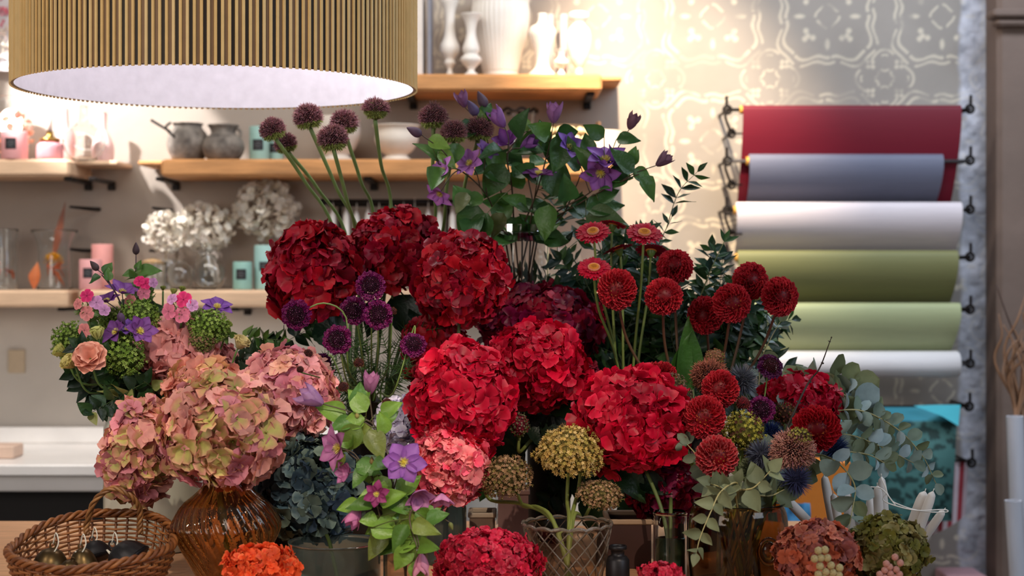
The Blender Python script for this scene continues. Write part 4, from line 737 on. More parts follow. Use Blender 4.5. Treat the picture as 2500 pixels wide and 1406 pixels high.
# clematis
CL1, CL2, CLD = (168, 124, 190), (124, 84, 172), (96, 66, 112)
def clematis_flower(m, mst, c, A, R, opn, col, col2=None, stripe=None, n=6):
    A = nrm(A); Q = frame(A); al = R_(36+opn*50) if opn < .5 else R_(12+opn*75); a = np.arange(n)*2*PI/n+RS.rand()*3; rad = np.stack([np.cos(a), np.sin(a), np.zeros(n)], 1)@Q
    D = nrm(rad*math.sin(al)+A*math.cos(al)+jit(n, .06)); N = nrm(A*math.sin(al)-rad*math.cos(al)); O = c+rad*R*.05
    col = tuple(np.array(col)*[1.26, 1.16, 1.06]); col2 = tuple(np.array(col2)*[1.26, 1.1, 1.02]) if col2 is not None else None; col = C(*np.clip(col, 0, 255)); col2 = C(*col2) if col2 is not None else col*.75; st = C(*stripe) if stripe else col
    wd = R*(.30+.13*opn)
    petals(m, O, D, N, R*RS.uniform(.92, 1.08, n), wd, 'sepal', cup=.35+.35*(1-opn), curl=(.42 if opn < .3 else .18) if opn < .5 else -.22*opn, wave=.06, c0=vary(col2*.5+st*.5, n, .06), c1=vary(col, n, .06), ce=vary(col2, n, .06), nu=8, nw=6)
    if opn > .55 and mst is not None:
        nn = 60; q = fib(nn, .2, 1)@Q; petals(mst, c+q*R*.02, nrm(q+A*.4), jit(nn, 1), R*.30, R*.018, 'strap', c0=C(206, 190, 90), c1=C(232, 220, 130), nu=3, nw=1); ball(mst, c+A*R*.08, R*.1, C(214, 190, 70))
def clematis_bud(m, c, A, L, col=(88, 62, 84)):
    A = nrm(A); Q = frame(A); mm = MB(); lathe(mm, [(.0008, 0), (L*.2, L*.12), (L*.27, L*.35), (L*.2, L*.65), (L*.07, L*.92), (.0004, L)], (0, 0, 0), C(*col), seg=16, sub=4, fn=lambda th, z, r: r*.07*np.cos(th*4)); m.add(c+mm.v[0]@Q, mm.f, mm.c[0])
def vine(label, key, path, flowers, nleaf, lc=((64, 104, 40), (86, 128, 54)), d=None, leafL=70, up=None, expl=(), stemc=(74, 60, 44), seed=1, leafw=.34, pre=True, group=None, name='clematis_branch'):
    rs = np.random.RandomState(seed); pp = [np.array(P(*p)) for p in path]; x, y, br, mr, mz = V[key]
    hv = nrm(pp[0]-np.array([x, y, pp[0][2]])) if np.linalg.norm((pp[0]-np.array([x, y, pp[0][2]]))) > .001 else np.array([1, 0, 0]); mouth = np.array([x, y, mz])+hv*mr*.8*min(1, np.hypot(*(pp[0]-np.array([x, y, 0]))[:2])/mr)
    base = np.array([x, y, TZ+.014])-hv*br*.5*rs.rand(); full = bez([base]+([np.array([x, y, mz-.2])+hv*.004+rs.randn(3)*.006] if key == 'clem' else [])+[mouth]+pp, 14*(len(pp)+1)); crv = bez([mouth]+pp, 12*len(pp))
    t = thing(name, label, 'flowering branch', base, group); m = MB(); tube(m, full, [.0022, .002, .0012], C(*stemc), seg=6)
    fl = []
    for f in flowers:
        kind, fx, fy, R = f[:4]; dd = f[5] if len(f) > 5 and f[5] else path[-1][2]; c = np.array(P(fx, fy, dd)); A = nrm(np.array(f[4], float)); Rm = R*dd/F
        dist = np.linalg.norm(crv-c, axis=1); i = max(0, int(np.argmin(dist))-int(3+len(crv)*.12)); q = crv[i]; e = c-A*(.0 if kind == 'bud' else 0)
        tube(m, bez([q, (q+e)/2+[0, 0, .006]-A*.3*np.linalg.norm(e-q)*.3, e], 12), [.0014, .001], C(*stemc), seg=5); fl.append((kind, c, A, Rm, f))
    m.build('stem', 'stem', t)
    L = leafL/F*path[-1][2]; m = MB(); ns = max(2, int(nleaf*.36)); idx = np.linspace(len(crv)*.18, len(crv)-2, ns).astype(int); O, D, N = [], [], []
    for i in idx:
        T = nrm(crv[min(i+1, len(crv)-1)]-crv[i-1]); th = rs.rand()*PI
        sd = nrm(np.cross(T, [0, -1, .1])); up_ = nrm(np.cross(T, sd))
        for s in (1, -1):
            dr = nrm(sd*s*math.cos(th*.3)+up_*s*math.sin(th*.5)*.7+T*rs.uniform(.1, .7)+rs.randn(3)*.15); O.append(crv[i]+dr*L*.12); D.append(dr+[0, 0, -.1]); N.append(nrm(np.array([rs.randn()*.4, -1, .55+rs.randn()*.3])))
    O = np.array(O); D = np.array(D); N = np.array(N); nn = len(O); ci = rs.randint(0, len(lc), nn); cc = np.array([lin(q) for q in lc])[ci]*(1+rs.randn(nn, 1)*.15)
    if nn and nleaf: petals(m, O, D, N, L*rs.uniform(.7, 1.15, nn), L*leafw*rs.uniform(.9, 1.2, nn), 'ovate', cup=.3+rs.rand(nn)*.5, curl=-.2+rs.randn(nn)*.15, wave=.1, c0=np.clip(cc*.85, 0, 1), c1=np.clip(cc, 0, 1), nu=7, nw=4)
    for (lx, ly, ln, ang, dd, tone) in expl:
        a = R_(ang); c = np.array(P(lx, ly, dd)); LL = ln*dd/F; j = int(np.argmin(np.linalg.norm(crv-c, axis=1))); tube(m, bez([crv[j], (crv[j]+c)/2+[0, -.003, .004], c], 5), .0009, C(90, 100, 50), seg=4)
        petals(m, [c], [[math.cos(a), rs.uniform(-.35, .15), math.sin(a)]], [[rs.randn()*.25, -1, .4+rs.randn()*.2]], LL, LL*.36, 'ovate', cup=.35, curl=-.15, wave=.08, c0=C(*tone)*.85, c1=C(*tone), nu=8, nw=6)
    if m.v: 
        lf = m.build('leaves', 'leaf', t)
    for kind, c, A, Rm, f in fl:
        if kind == 'bud': m = MB(); clematis_bud(m, c, A, Rm*2.2, f[6] if len(f) > 6 else (88, 62, 84)); m.build('bud', 'petal', t)
        else:
            o = dict(bell=.12, half=.42, open=.8, flat=1.0, side=.65)[kind]; cc = f[6] if len(f) > 6 else CL1; c2 = f[7] if len(f) > 7 else None
            m, ms = MB(), MB(); clematis_flower(m, ms, c, A, Rm*(1.75 if o < .3 else 1.2 if o < .5 else 1.0), o, cc, c2); fo = m.build('flower', 'petal', t)
            if ms.v: ms.build('stamens', 'fuzz', fo)
    return t
def branch(label, key, path, lt, L, sp, cols, name='foliage_branch', wr=.3, cat='branch', seed=1, tilt=.8, cup=.3, mt='leaf', stemc=(90, 90, 50), both=True, sub=None, stemr=.0018, group=None, dirw=.5, start=.1, under=None):
    rs = np.random.RandomState(seed); pp = [np.array(P(*p)) for p in path]; x, y, br, mr, mz = V[key]; hv = nrm(pp[0]-np.array([x, y, pp[0][2]+1e-4])); hv[2] = 0
    mouth = np.array([x, y, mz])+hv*mr*.75; base = np.array([x, y, TZ+.014])+(-hv*br*.5 if key != 'jar' else np.array([rs.uniform(-1, 1), rs.uniform(-.8, .8), 0])*br*.8); crv = bez([mouth]+pp, 16*len(pp)); full = np.concatenate([[base], crv])
    t = thing(name, label, cat, base, group); m = MB(); tube(m, full, [stemr*1.4, stemr, stemr*.45], C(*stemc), seg=6); LL = L/F*path[-1][2]; spm = sp/F*path[-1][2]
    lines = [crv]
    if sub:
        for i in np.linspace(len(crv)*.25, len(crv)*.92, sub).astype(int):
            T = nrm(crv[min(i+2, len(crv)-1)]-crv[i-2]); e = crv[i]+nrm(T+rs.randn(3)*[.8, .5, .8])*LL*rs.uniform(2.0, 3.4); s = bez([crv[i], (crv[i]+e)/2+rs.randn(3)*.006, e], 12); lines.append(s); tube(m, s, [stemr*.6, stemr*.3], C(*stemc), seg=5)
    m.build('stem', 'stem', t); O, D, N, S = [], [], [], []
    for ln in lines:
        seg = np.linalg.norm(np.diff(ln, axis=0), axis=1); cum = np.concatenate([[0], np.cumsum(seg)]); k = 0
        for s in np.arange(cum[-1]*start, cum[-1], spm):
            i = min(int(np.searchsorted(cum, s)), len(ln)-1); i = max(i, 1); T = nrm(ln[i]-ln[i-1]); pt = ln[i]; f = s/cum[-1]; a = k*1.2+rs.rand(); k += 1
            U = nrm(np.cross(T, [.1, -1, .2])); W = np.cross(T, U)
            for q in ((0, PI) if both else (a*2.4,)):
                dr = U*math.cos(q+rs.randn()*.3)+W*math.sin(q+rs.randn()*.4)*.8+T*dirw; O.append(pt); D.append(nrm(dr)); N.append(nrm(T*.9*rs.rand()+np.array([rs.randn()*tilt, -1+rs.randn()*tilt, .5+rs.randn()*tilt]))); S.append(LL*(1-.35*f)*rs.uniform(.75, 1.15))
        O.append(ln[-1]); D.append(nrm(ln[-1]-ln[-2])); N.append(np.array([0, -1, .4])); S.append(LL*.6)
    nn = len(O); ci = rs.randint(0, len(cols), nn); cc = np.clip(np.array([lin(q) for q in cols])[ci]*(1+rs.randn(nn, 1)*.12), 0, 1); S = np.array(S); m = MB()
    petals(m, np.array(O), np.array(D), np.array(N), S, S*wr, lt, cup=cup+rs.rand(nn)*.3, curl=rs.randn(nn)*.15-.05, wave=.05, c0=cc*.9, c1=cc, ce=None, nu=6, nw=4); m.build('leaves', mt, t); return t
# ------------------------------------------------------------------ hydrangeas
DR = [((120, 4, 18), (168, 10, 30)), ((140, 6, 24), (150, 8, 36), (176, 30, 56)), ((150, 10, 24), (186, 18, 36)), ((104, 4, 22), (140, 10, 40))]
BR = [((160, 4, 32), (196, 8, 44), (214, 36, 66)), ((172, 6, 36), (204, 12, 50)), ((144, 4, 34), (182, 6, 42), (204, 30, 62))]
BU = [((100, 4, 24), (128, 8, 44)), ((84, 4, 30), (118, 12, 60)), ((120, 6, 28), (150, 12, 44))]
CO = [((232, 80, 104), (242, 110, 124), (250, 160, 160)), ((226, 60, 94), (238, 92, 114)), ((238, 110, 120), (246, 144, 144))]
PG = [((150, 160, 70), (214, 160, 124), (222, 140, 130)), ((168, 172, 84), (206, 150, 116), (216, 128, 126)), ((206, 130, 130), (226, 160, 146)), ((176, 176, 90), (196, 184, 110), (218, 150, 130)), ((196, 110, 128), (220, 140, 150))]
PO = [((206, 150, 100), (222, 150, 120)), ((214, 130, 118), (224, 150, 132)), ((186, 170, 90), (218, 160, 116))]
PK = [((206, 120, 130), (226, 150, 152), (236, 176, 164)), ((214, 130, 136), (232, 160, 160)), ((220, 160, 128), (230, 170, 150)), ((190, 100, 122), (214, 130, 146))]
TE = [((58, 78, 86), (92, 114, 118), (124, 142, 138)), ((40, 56, 66), (64, 84, 94)), ((70, 84, 78), (98, 112, 100)), ((34, 44, 56), (52, 66, 82))]
OR = [((226, 66, 26), (240, 92, 44)), ((216, 50, 26), (236, 78, 40), (246, 124, 70))]
CR_ = [((176, 12, 48), (206, 34, 66)), ((150, 8, 40), (190, 24, 60), (222, 70, 90))]
PI = math.pi
lf = (38, 66, 34); ld = (20, 40, 24)
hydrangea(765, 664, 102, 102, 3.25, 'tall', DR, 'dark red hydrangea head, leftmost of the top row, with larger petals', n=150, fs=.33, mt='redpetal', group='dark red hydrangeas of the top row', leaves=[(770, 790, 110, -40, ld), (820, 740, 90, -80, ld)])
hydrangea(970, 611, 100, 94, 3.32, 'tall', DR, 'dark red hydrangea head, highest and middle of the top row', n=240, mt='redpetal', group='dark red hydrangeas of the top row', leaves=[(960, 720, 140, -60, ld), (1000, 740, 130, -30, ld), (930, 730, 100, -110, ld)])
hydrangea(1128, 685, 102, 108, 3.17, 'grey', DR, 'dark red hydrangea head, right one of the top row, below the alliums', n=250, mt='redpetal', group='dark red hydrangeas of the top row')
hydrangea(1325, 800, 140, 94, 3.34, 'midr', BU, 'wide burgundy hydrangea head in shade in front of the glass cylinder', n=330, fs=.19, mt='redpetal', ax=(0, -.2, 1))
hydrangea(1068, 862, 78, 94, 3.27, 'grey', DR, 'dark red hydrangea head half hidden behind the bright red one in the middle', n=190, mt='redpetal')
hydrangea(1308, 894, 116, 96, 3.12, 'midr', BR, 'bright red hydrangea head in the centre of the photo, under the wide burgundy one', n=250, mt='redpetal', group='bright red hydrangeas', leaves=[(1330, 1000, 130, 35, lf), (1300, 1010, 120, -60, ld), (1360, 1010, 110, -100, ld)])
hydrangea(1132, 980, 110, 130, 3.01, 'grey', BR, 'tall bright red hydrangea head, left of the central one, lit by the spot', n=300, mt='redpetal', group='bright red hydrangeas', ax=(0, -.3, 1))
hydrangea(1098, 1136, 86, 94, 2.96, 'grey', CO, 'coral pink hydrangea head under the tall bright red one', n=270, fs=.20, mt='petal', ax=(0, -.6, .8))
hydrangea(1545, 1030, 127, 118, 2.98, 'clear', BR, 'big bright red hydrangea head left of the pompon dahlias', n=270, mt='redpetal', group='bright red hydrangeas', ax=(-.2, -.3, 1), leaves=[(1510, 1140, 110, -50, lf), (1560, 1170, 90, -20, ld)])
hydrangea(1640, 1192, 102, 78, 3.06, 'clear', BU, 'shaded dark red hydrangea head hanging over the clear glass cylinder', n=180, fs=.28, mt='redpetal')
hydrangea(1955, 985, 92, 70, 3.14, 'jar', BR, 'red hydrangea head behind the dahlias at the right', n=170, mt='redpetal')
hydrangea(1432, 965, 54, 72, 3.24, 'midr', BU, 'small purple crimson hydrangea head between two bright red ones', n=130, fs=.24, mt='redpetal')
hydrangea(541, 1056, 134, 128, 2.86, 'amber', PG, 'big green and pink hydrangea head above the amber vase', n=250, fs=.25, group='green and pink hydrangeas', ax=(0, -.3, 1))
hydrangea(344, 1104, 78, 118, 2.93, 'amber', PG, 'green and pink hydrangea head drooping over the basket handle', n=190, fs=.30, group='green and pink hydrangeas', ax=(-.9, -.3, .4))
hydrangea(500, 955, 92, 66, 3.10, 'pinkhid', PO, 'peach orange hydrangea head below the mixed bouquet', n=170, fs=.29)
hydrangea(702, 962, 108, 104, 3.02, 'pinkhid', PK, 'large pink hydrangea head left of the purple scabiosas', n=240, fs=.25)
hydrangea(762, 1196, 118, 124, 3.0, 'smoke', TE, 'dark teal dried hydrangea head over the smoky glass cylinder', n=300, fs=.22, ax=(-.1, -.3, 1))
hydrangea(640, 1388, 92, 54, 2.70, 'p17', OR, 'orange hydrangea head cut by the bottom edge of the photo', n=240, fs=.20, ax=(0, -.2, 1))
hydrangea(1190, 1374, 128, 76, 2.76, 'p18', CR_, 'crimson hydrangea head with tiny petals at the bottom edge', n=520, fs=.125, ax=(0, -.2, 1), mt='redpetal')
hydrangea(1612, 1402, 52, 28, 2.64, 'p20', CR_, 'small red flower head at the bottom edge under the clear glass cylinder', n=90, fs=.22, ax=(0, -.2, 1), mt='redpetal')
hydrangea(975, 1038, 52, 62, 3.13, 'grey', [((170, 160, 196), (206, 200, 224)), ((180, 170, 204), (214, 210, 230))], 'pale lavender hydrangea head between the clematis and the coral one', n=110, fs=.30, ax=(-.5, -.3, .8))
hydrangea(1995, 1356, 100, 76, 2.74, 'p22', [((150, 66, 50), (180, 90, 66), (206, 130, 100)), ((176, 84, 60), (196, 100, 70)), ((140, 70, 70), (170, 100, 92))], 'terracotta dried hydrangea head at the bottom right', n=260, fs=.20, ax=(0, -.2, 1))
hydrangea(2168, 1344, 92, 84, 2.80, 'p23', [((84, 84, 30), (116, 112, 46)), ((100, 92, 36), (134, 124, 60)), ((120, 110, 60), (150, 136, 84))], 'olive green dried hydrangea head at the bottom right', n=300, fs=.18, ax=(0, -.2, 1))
def stockleaf(px, py, ln, ang, d, key, label, tone=(44, 76, 36)):
    b = np.array(P(px, py, d)); x, y, br, mr, mz = V[key]; pts = vpts(b, key, np.array([0, 0, 1.0])); t = thing('leaf_stem', label, 'leaf', pts[0], 'broad dark leaves among the centre vases'); m = MB(); tube(m, bez(pts, 16), .0024, C(60, 84, 40), seg=6); m.build('stem', 'stem', t)
    a = R_(ang); L = M(ln, d); m = MB(); petals(m, [b], [[math.cos(a), -.2, math.sin(a)]], [[.15, -1, .35]], L, L*.36, 'ovate', cup=.35, curl=-.2, wave=.12, c0=C(*tone)*.8, c1=C(*tone), nu=16, nw=8, serr=.03); m.build('leaf_blade', 'leaf', t)
for (px, py, ln, ang, lab) in ((1260, 1080, 130, 60, 'dark leaf between the coral and the golden heads, pointing up right'), (1270, 1120, 120, 150, 'dark leaf beside the tall bright red hydrangea, pointing left'), (1330, 1060, 150, 30, 'dark serrated leaf directly under the central bright red hydrangea'), (1390, 1050, 130, 70, 'dark serrated leaf rising left of the big bright red hydrangea'), (1460, 1150, 120, -20, 'dark leaf under the left edge of the big bright red hydrangea'), (1500, 1170, 130, -50, 'dark leaf hanging above the dark brown box'), (1230, 1010, 90, -70, 'small dark leaf at the right edge of the tall bright red hydrangea'), (1440, 1200, 110, -80, 'dark leaf low behind the brownish stonecrop head'), (1210, 1120, 110, -110, 'dark leaf behind the tan stonecrop head'), (1520, 1200, 110, 10, 'dark leaf in front of the shaded dark red hydrangea')):
    stockleaf(px, py, ln, ang, 3.22, 'midr', lab)
for i, (pth, lab) in enumerate((([(1320, 1040, 3.28), (1270, 1050, 3.26), (1230, 1090, 3.25)], 'dark leafy sprig left of the golden stonecrop'), ([(1370, 1040, 3.30), (1430, 1080, 3.28), (1480, 1150, 3.27)], 'dark leafy sprig right of the golden stonecrop'), ([(1350, 1040, 3.32), (1330, 1000, 3.30), (1290, 1020, 3.28)], 'dark leafy sprig just under the central bright red hydrangea'))):
    branch(lab, 'midr', pth, 'ovate', 64, 17, [(36, 62, 32), (28, 50, 28), (48, 76, 40)], seed=140+i, sub=5, wr=.4, group='dark sprigs among the centre vases', stemc=(60, 76, 40), start=.1)
# berries in front of the two dried heads
def berries(pts, r, d, col, label, cat, group, key):
    first = None
    for (px, py) in pts:
        c = P(px, py, d)
        if first is None:
            first = thing(cat, label, 'berry', c, group); first_c = c; m = MB(); k = M(r, d); ball(m, c, k, C(*col)); q = fib(26)*k; beads(m, np.array(c)+q*.99, k*.14, vary(C(*col)*.8, 26)); m.build('berry', 'fuzz', first); m = MB(); tube(m, [c+Vector((0, k*.8, 0)), c+Vector((0, k*2.5, -k))], .0008, C(110, 100, 60), seg=5); m.build('stalk', 'stem', first)
        else: copy_tree(first, (c-first_c))
berries([(1998, 1344), (2014, 1342), (1989, 1364), (2004, 1362), (2020, 1362), (2002, 1382), (2029, 1380), (2050, 1386), (2016, 1396), (1998, 1402), (2034, 1398), (2012, 1412), (2030, 1412), (2048, 1404)], 9.5, 2.62, (186, 168, 120), 'pale yellowish berry in the cluster against the terracotta hydrangea', 'pale_berry', 'pale berries', 0)
berries([(2185, 1360), (2198, 1374), (2164, 1376), (2172, 1384), (2188, 1390), (2160, 1392), (2174, 1400), (2148, 1402), (2196, 1402), (2184, 1410), (2160, 1410)], 8.5, 2.66, (196, 140, 126), 'dusty pink berry in the cluster against the olive hydrangea', 'pink_berry', 'pink berries', 0)
# ------------------------------------------------------------------ alliums above the top row
allium(665, 316, 33, 3.30, 'globe allium, leftmost of the tall row, leaning left', via=[(822, 588), (742, 440), (692, 365)], tilt=(-.35, 0))
allium(697, 350, 29, 3.36, 'globe allium half hidden behind the leftmost one', via=[(850, 600), (775, 460)], tilt=(-.3, 0))
allium(752, 286, 37, 3.32, 'globe allium beneath the far rim of the lamp shade, second highest', via=[(878, 600), (822, 460), (775, 350)], tilt=(-.2, 0))
allium(840, 299, 36, 3.39, 'globe allium behind the bristly front one', via=[(912, 560), (880, 440), (850, 345)], tilt=(-.1, 0))
allium(812, 338, 39, 3.26, 'bristly globe allium in front of two others', via=[(872, 600), (845, 480), (820, 390)], tilt=(-.1, 0))
allium(917, 268, 34, 3.30, 'highest globe allium with a green underside', via=[(955, 540), (930, 400), (925, 320)], openb=True, tilt=(.05, 0))
allium(1058, 285, 37, 3.32, 'pointed globe allium, right of the lamp shade', via=[(1055, 580), (1056, 440), (1062, 330)], pointed=True)
allium(1108, 323, 33, 3.30, 'globe allium between the pointed one and the rightmost one', via=[(1070, 610), (1090, 460), (1104, 365)])
allium(1169, 317, 36, 3.36, 'rightmost globe allium, touching the clematis leaves', via=[(1112, 600), (1135, 450), (1160, 360)], tilt=(.1, 0))
# ------------------------------------------------------------------ scabiosas
scabiosa(905, 698, 38, 3.0, 'tall', 'dark purple scabiosa, topmost of the cluster of three', (.05, .1))
scabiosa(864, 758, 37, 3.06, 'tall', 'dark purple scabiosa, left one in the cluster of three', (-.2, 0))
scabiosa(923, 768, 38, 2.98, 'tall', 'dark purple scabiosa, lowest of the cluster of three', (.05, 0))
scabiosa(724, 768, 40, 3.03, 'tall', 'dark purple scabiosa over the left dark red hydrangea', (-.2, -.15), via=[(850, 900), (845, 775), (790, 740)])
scabiosa(824, 829, 38, 2.99, 'tall', 'dark purple scabiosa by itself below the cluster', (-.1, .1))
scabiosa(1010, 842, 34, 3.03, 'tall', 'dark purple scabiosa in front of the half hidden red hydrangea', (.1, .5), via=[(960, 960), (1010, 800)])
scabiosa(786, 888, 28, 3.06, 'tall', 'nodding dark scabiosa behind the pink hydrangea', (-.5, .2), col=(90, 10, 50), cen=(40, 8, 26), via=[(850, 960), (810, 870)])
for a in ((876, 886, 12, 3.02, 'round dark seed head below the lone scabiosa'), (838, 945, 13, 2.98, 'brown seed head left of the pink clematis bell'), (945, 985, 13, 2.98, 'brown seed head right of the pink clematis bell'), (752, 864, 12, 3.0, 'dark seed head above the pink hydrangea'), (733, 902, 9, 2.86, 'green seed head in front of the pink hydrangea'), (958, 760, 10, 3.04, 'tiny bud beside the lowest of the three clustered scabiosas')): pod(a[0], a[1], a[2], a[3], 'tall', a[4])
scabiosa(1880, 895, 34, 3.04, 'jar', 'dark maroon scabiosa standing above the low bouquet', (.2, .5), col=(92, 10, 48), cen=(60, 14, 22), group='scabiosas of the low bouquet')
scabiosa(1858, 1000, 36, 3.0, 'jar', 'purple scabiosa with white dots in the middle of the low bouquet', (-.1, .25), group='scabiosas of the low bouquet')
pod(1814, 985, 17, 2.98, 'jar', 'dark red seed head between two pompon dahlias', (80, 12, 22))
# ------------------------------------------------------------------ dahlias
T_ = 'tall dark red pompon dahlias'
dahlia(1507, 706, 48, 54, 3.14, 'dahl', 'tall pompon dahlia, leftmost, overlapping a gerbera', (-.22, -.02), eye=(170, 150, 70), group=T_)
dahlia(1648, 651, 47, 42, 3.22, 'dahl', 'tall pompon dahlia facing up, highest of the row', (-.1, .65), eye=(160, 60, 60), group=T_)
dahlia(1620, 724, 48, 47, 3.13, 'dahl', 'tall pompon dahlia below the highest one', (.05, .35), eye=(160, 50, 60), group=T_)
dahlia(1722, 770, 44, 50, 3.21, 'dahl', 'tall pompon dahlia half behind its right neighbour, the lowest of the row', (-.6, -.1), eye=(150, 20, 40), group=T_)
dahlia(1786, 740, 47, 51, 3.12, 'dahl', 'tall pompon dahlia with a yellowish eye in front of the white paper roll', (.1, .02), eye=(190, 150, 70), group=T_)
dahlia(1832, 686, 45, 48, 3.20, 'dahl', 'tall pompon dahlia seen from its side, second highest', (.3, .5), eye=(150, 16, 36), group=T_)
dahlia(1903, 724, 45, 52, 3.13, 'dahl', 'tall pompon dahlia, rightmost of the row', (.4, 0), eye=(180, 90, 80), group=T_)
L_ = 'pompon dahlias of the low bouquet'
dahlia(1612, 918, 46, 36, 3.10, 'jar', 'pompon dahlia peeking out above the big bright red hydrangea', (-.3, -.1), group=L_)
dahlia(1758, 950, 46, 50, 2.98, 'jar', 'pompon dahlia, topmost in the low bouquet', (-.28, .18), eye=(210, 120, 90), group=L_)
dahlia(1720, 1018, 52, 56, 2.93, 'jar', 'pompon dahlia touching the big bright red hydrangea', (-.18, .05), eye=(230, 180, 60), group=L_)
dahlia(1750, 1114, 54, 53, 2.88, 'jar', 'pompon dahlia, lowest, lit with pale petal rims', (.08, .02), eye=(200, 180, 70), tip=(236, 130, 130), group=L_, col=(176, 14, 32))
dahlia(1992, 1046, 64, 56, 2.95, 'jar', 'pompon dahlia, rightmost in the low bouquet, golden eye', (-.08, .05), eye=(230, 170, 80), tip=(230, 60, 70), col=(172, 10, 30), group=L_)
# ------------------------------------------------------------------ gerberas
gerbera(1448, 567, 42, 3.20, 'gerb', 'raspberry gerbera with pale eye, upper left of the three open ones', (-.12, -.62, .76))
gerbera(1573, 570, 45, 3.18, 'gerb', 'raspberry gerbera with yellow eye, upper right of the three open ones', (.05, -.58, .8))
gerbera(1450, 655, 42, 3.19, 'gerb', 'raspberry gerbera with orange eye left of the leftmost dahlia', (0, -.62, .78))
gerbera(1497, 548, 34, 3.29, 'gerb', 'gerbera seen edge on between the two upper ones', (.2, .15, .97), col=(190, 16, 60))
gerbera(1590, 612, 40, 3.29, 'gerb', 'gerbera seen from behind below the upper right one', (.1, .35, .9), col=(150, 12, 50))
gerbera(1510, 608, 38, 3.27, 'gerb', 'gerbera seen edge on under the two upper ones', (-.3, .1, .95), col=(160, 14, 54))
# ------------------------------------------------------------------ stonecrop, brown heads, thistles
Y_ = [(206, 170, 96), (190, 156, 84), (214, 184, 120), (170, 150, 76)]; B_ = [(170, 130, 96), (150, 116, 78), (186, 148, 110), (128, 112, 62)]
umbel(1392, 1108, 80, 66, 2.92, 'crystal', 'large golden stonecrop head in the spotlight', Y_, n=820, group='stonecrop heads', bs=.046, up=(.05, -.6, 1))
umbel(1240, 1168, 62, 54, 2.95, 'crystal', 'tan stonecrop head left of the golden one', B_, n=560, group='stonecrop heads', bs=.05, up=(-.5, -.5, 1))
umbel(1462, 1212, 56, 38, 2.93, 'crystal', 'low brownish stonecrop head over the crystal vase', B_, n=440, group='stonecrop heads', bs=.055, up=(.5, -.5, 1))
umbel(1420, 1050, 52, 26, 3.02, 'crystal', 'stonecrop head peeking out behind the golden one', B_, n=300, group='stonecrop heads', bs=.04, up=(0, -.2, 1))
umbel(1165, 1160, 34, 42, 3.06, 'crystal', 'small olive stonecrop head beside the coral hydrangea', [(120, 112, 60), (140, 124, 80), (110, 96, 60)], n=260, group='stonecrop heads', bs=.05, up=(-.6, -.3, 1))
umbel(1268, 1040, 24, 34, 3.08, 'midr', 'tiny pale stonecrop spray right of the tall bright red hydrangea', [(120, 120, 86), (150, 140, 120), (150, 40, 60)], n=150, group='stonecrop heads', bs=.06)
allium(1935, 1100, 56, 2.88, 'round brown allium head in the low bouquet', key='jar', tipc=(196, 140, 124), basec=(120, 70, 62), green=False, group='brown allium heads', n=900)
allium(1732, 918, 46, 3.08, 'brown allium head behind the topmost low dahlia', key='jar', tipc=(170, 104, 84), basec=(100, 56, 46), green=False, group='brown allium heads')
YG = [(160, 152, 60), (136, 126, 46), (172, 162, 80), (84, 50, 36)]
umbel(1814, 1052, 50, 48, 2.96, 'jar', 'olive yellow berry umbel in the middle of the low bouquet', YG, n=280, ball_=True, bs=.062, group='olive flower umbels')
umbel(1832, 1118, 26, 36, 2.99, 'jar', 'brownish olive umbel under the larger one', [(110, 90, 44), (130, 110, 56)], n=130, ball_=True, bs=.08, group='olive flower umbels')
umbel(1642, 945, 34, 34, 3.02, 'jar', 'brown green umbel above the big red hydrangea', [(96, 84, 50), (120, 96, 80), (140, 110, 96)], n=240, ball_=True, bs=.06, group='olive flower umbels')
umbel(1668, 975, 26, 30, 3.0, 'jar', 'small brown umbel beside the big red hydrangea', [(120, 90, 84), (100, 76, 66)], n=160, ball_=True, bs=.07, group='olive flower umbels')
umbel(1915, 1010, 30, 28, 3.04, 'jar', 'small red brown umbel left of the rightmost low dahlia', [(110, 70, 50), (140, 84, 60), (90, 40, 40)], n=150, ball_=True, bs=.07, group='olive flower umbels')
umbel(1745, 872, 26, 20, 3.12, 'jar', 'rusty spray standing behind the brown allium head', [(130, 80, 56), (170, 120, 90)], n=120, bs=.06, group='olive flower umbels')
umbel(1968, 1068, 22, 28, 2.90, 'jar', 'yellow flecked umbel between the brown allium and the right dahlia', YG, n=110, bs=.08, group='olive flower umbels') if False else umbel(1950, 1068, 30, 24, 2.87, 'jar', 'yellow flecked umbel on top of the round brown allium head', YG, n=110, bs=.08, group='olive flower umbels')
thistle(1812, 930, 40, 3.03, 'jar', 'spiky sea holly above the topmost low dahlia', (.1, .8), col=(84, 88, 100))
thistle(1858, 1110, 38, 2.92, 'jar', 'spiky sea holly left of the round brown allium', (-.2, .1))
thistle(1942, 1172, 40, 2.86, 'jar', 'spiky sea holly under the round brown allium', (.05, -.3), col=(70, 72, 108))
thistle(2038, 1094, 36, 3.0, 'jar', 'spiky sea holly below the rightmost low dahlia', (.6, -.5), col=(50, 66, 110))
thistle(1880, 1060, 34, 3.02, 'jar', 'deep blue sea holly half hidden in the low bouquet', (.2, .3), col=(40, 60, 120))
thistle(1672, 1000, 26, 3.03, 'jar', 'grey sea holly beside the big bright red hydrangea', (-.4, .2), col=(110, 122, 112))
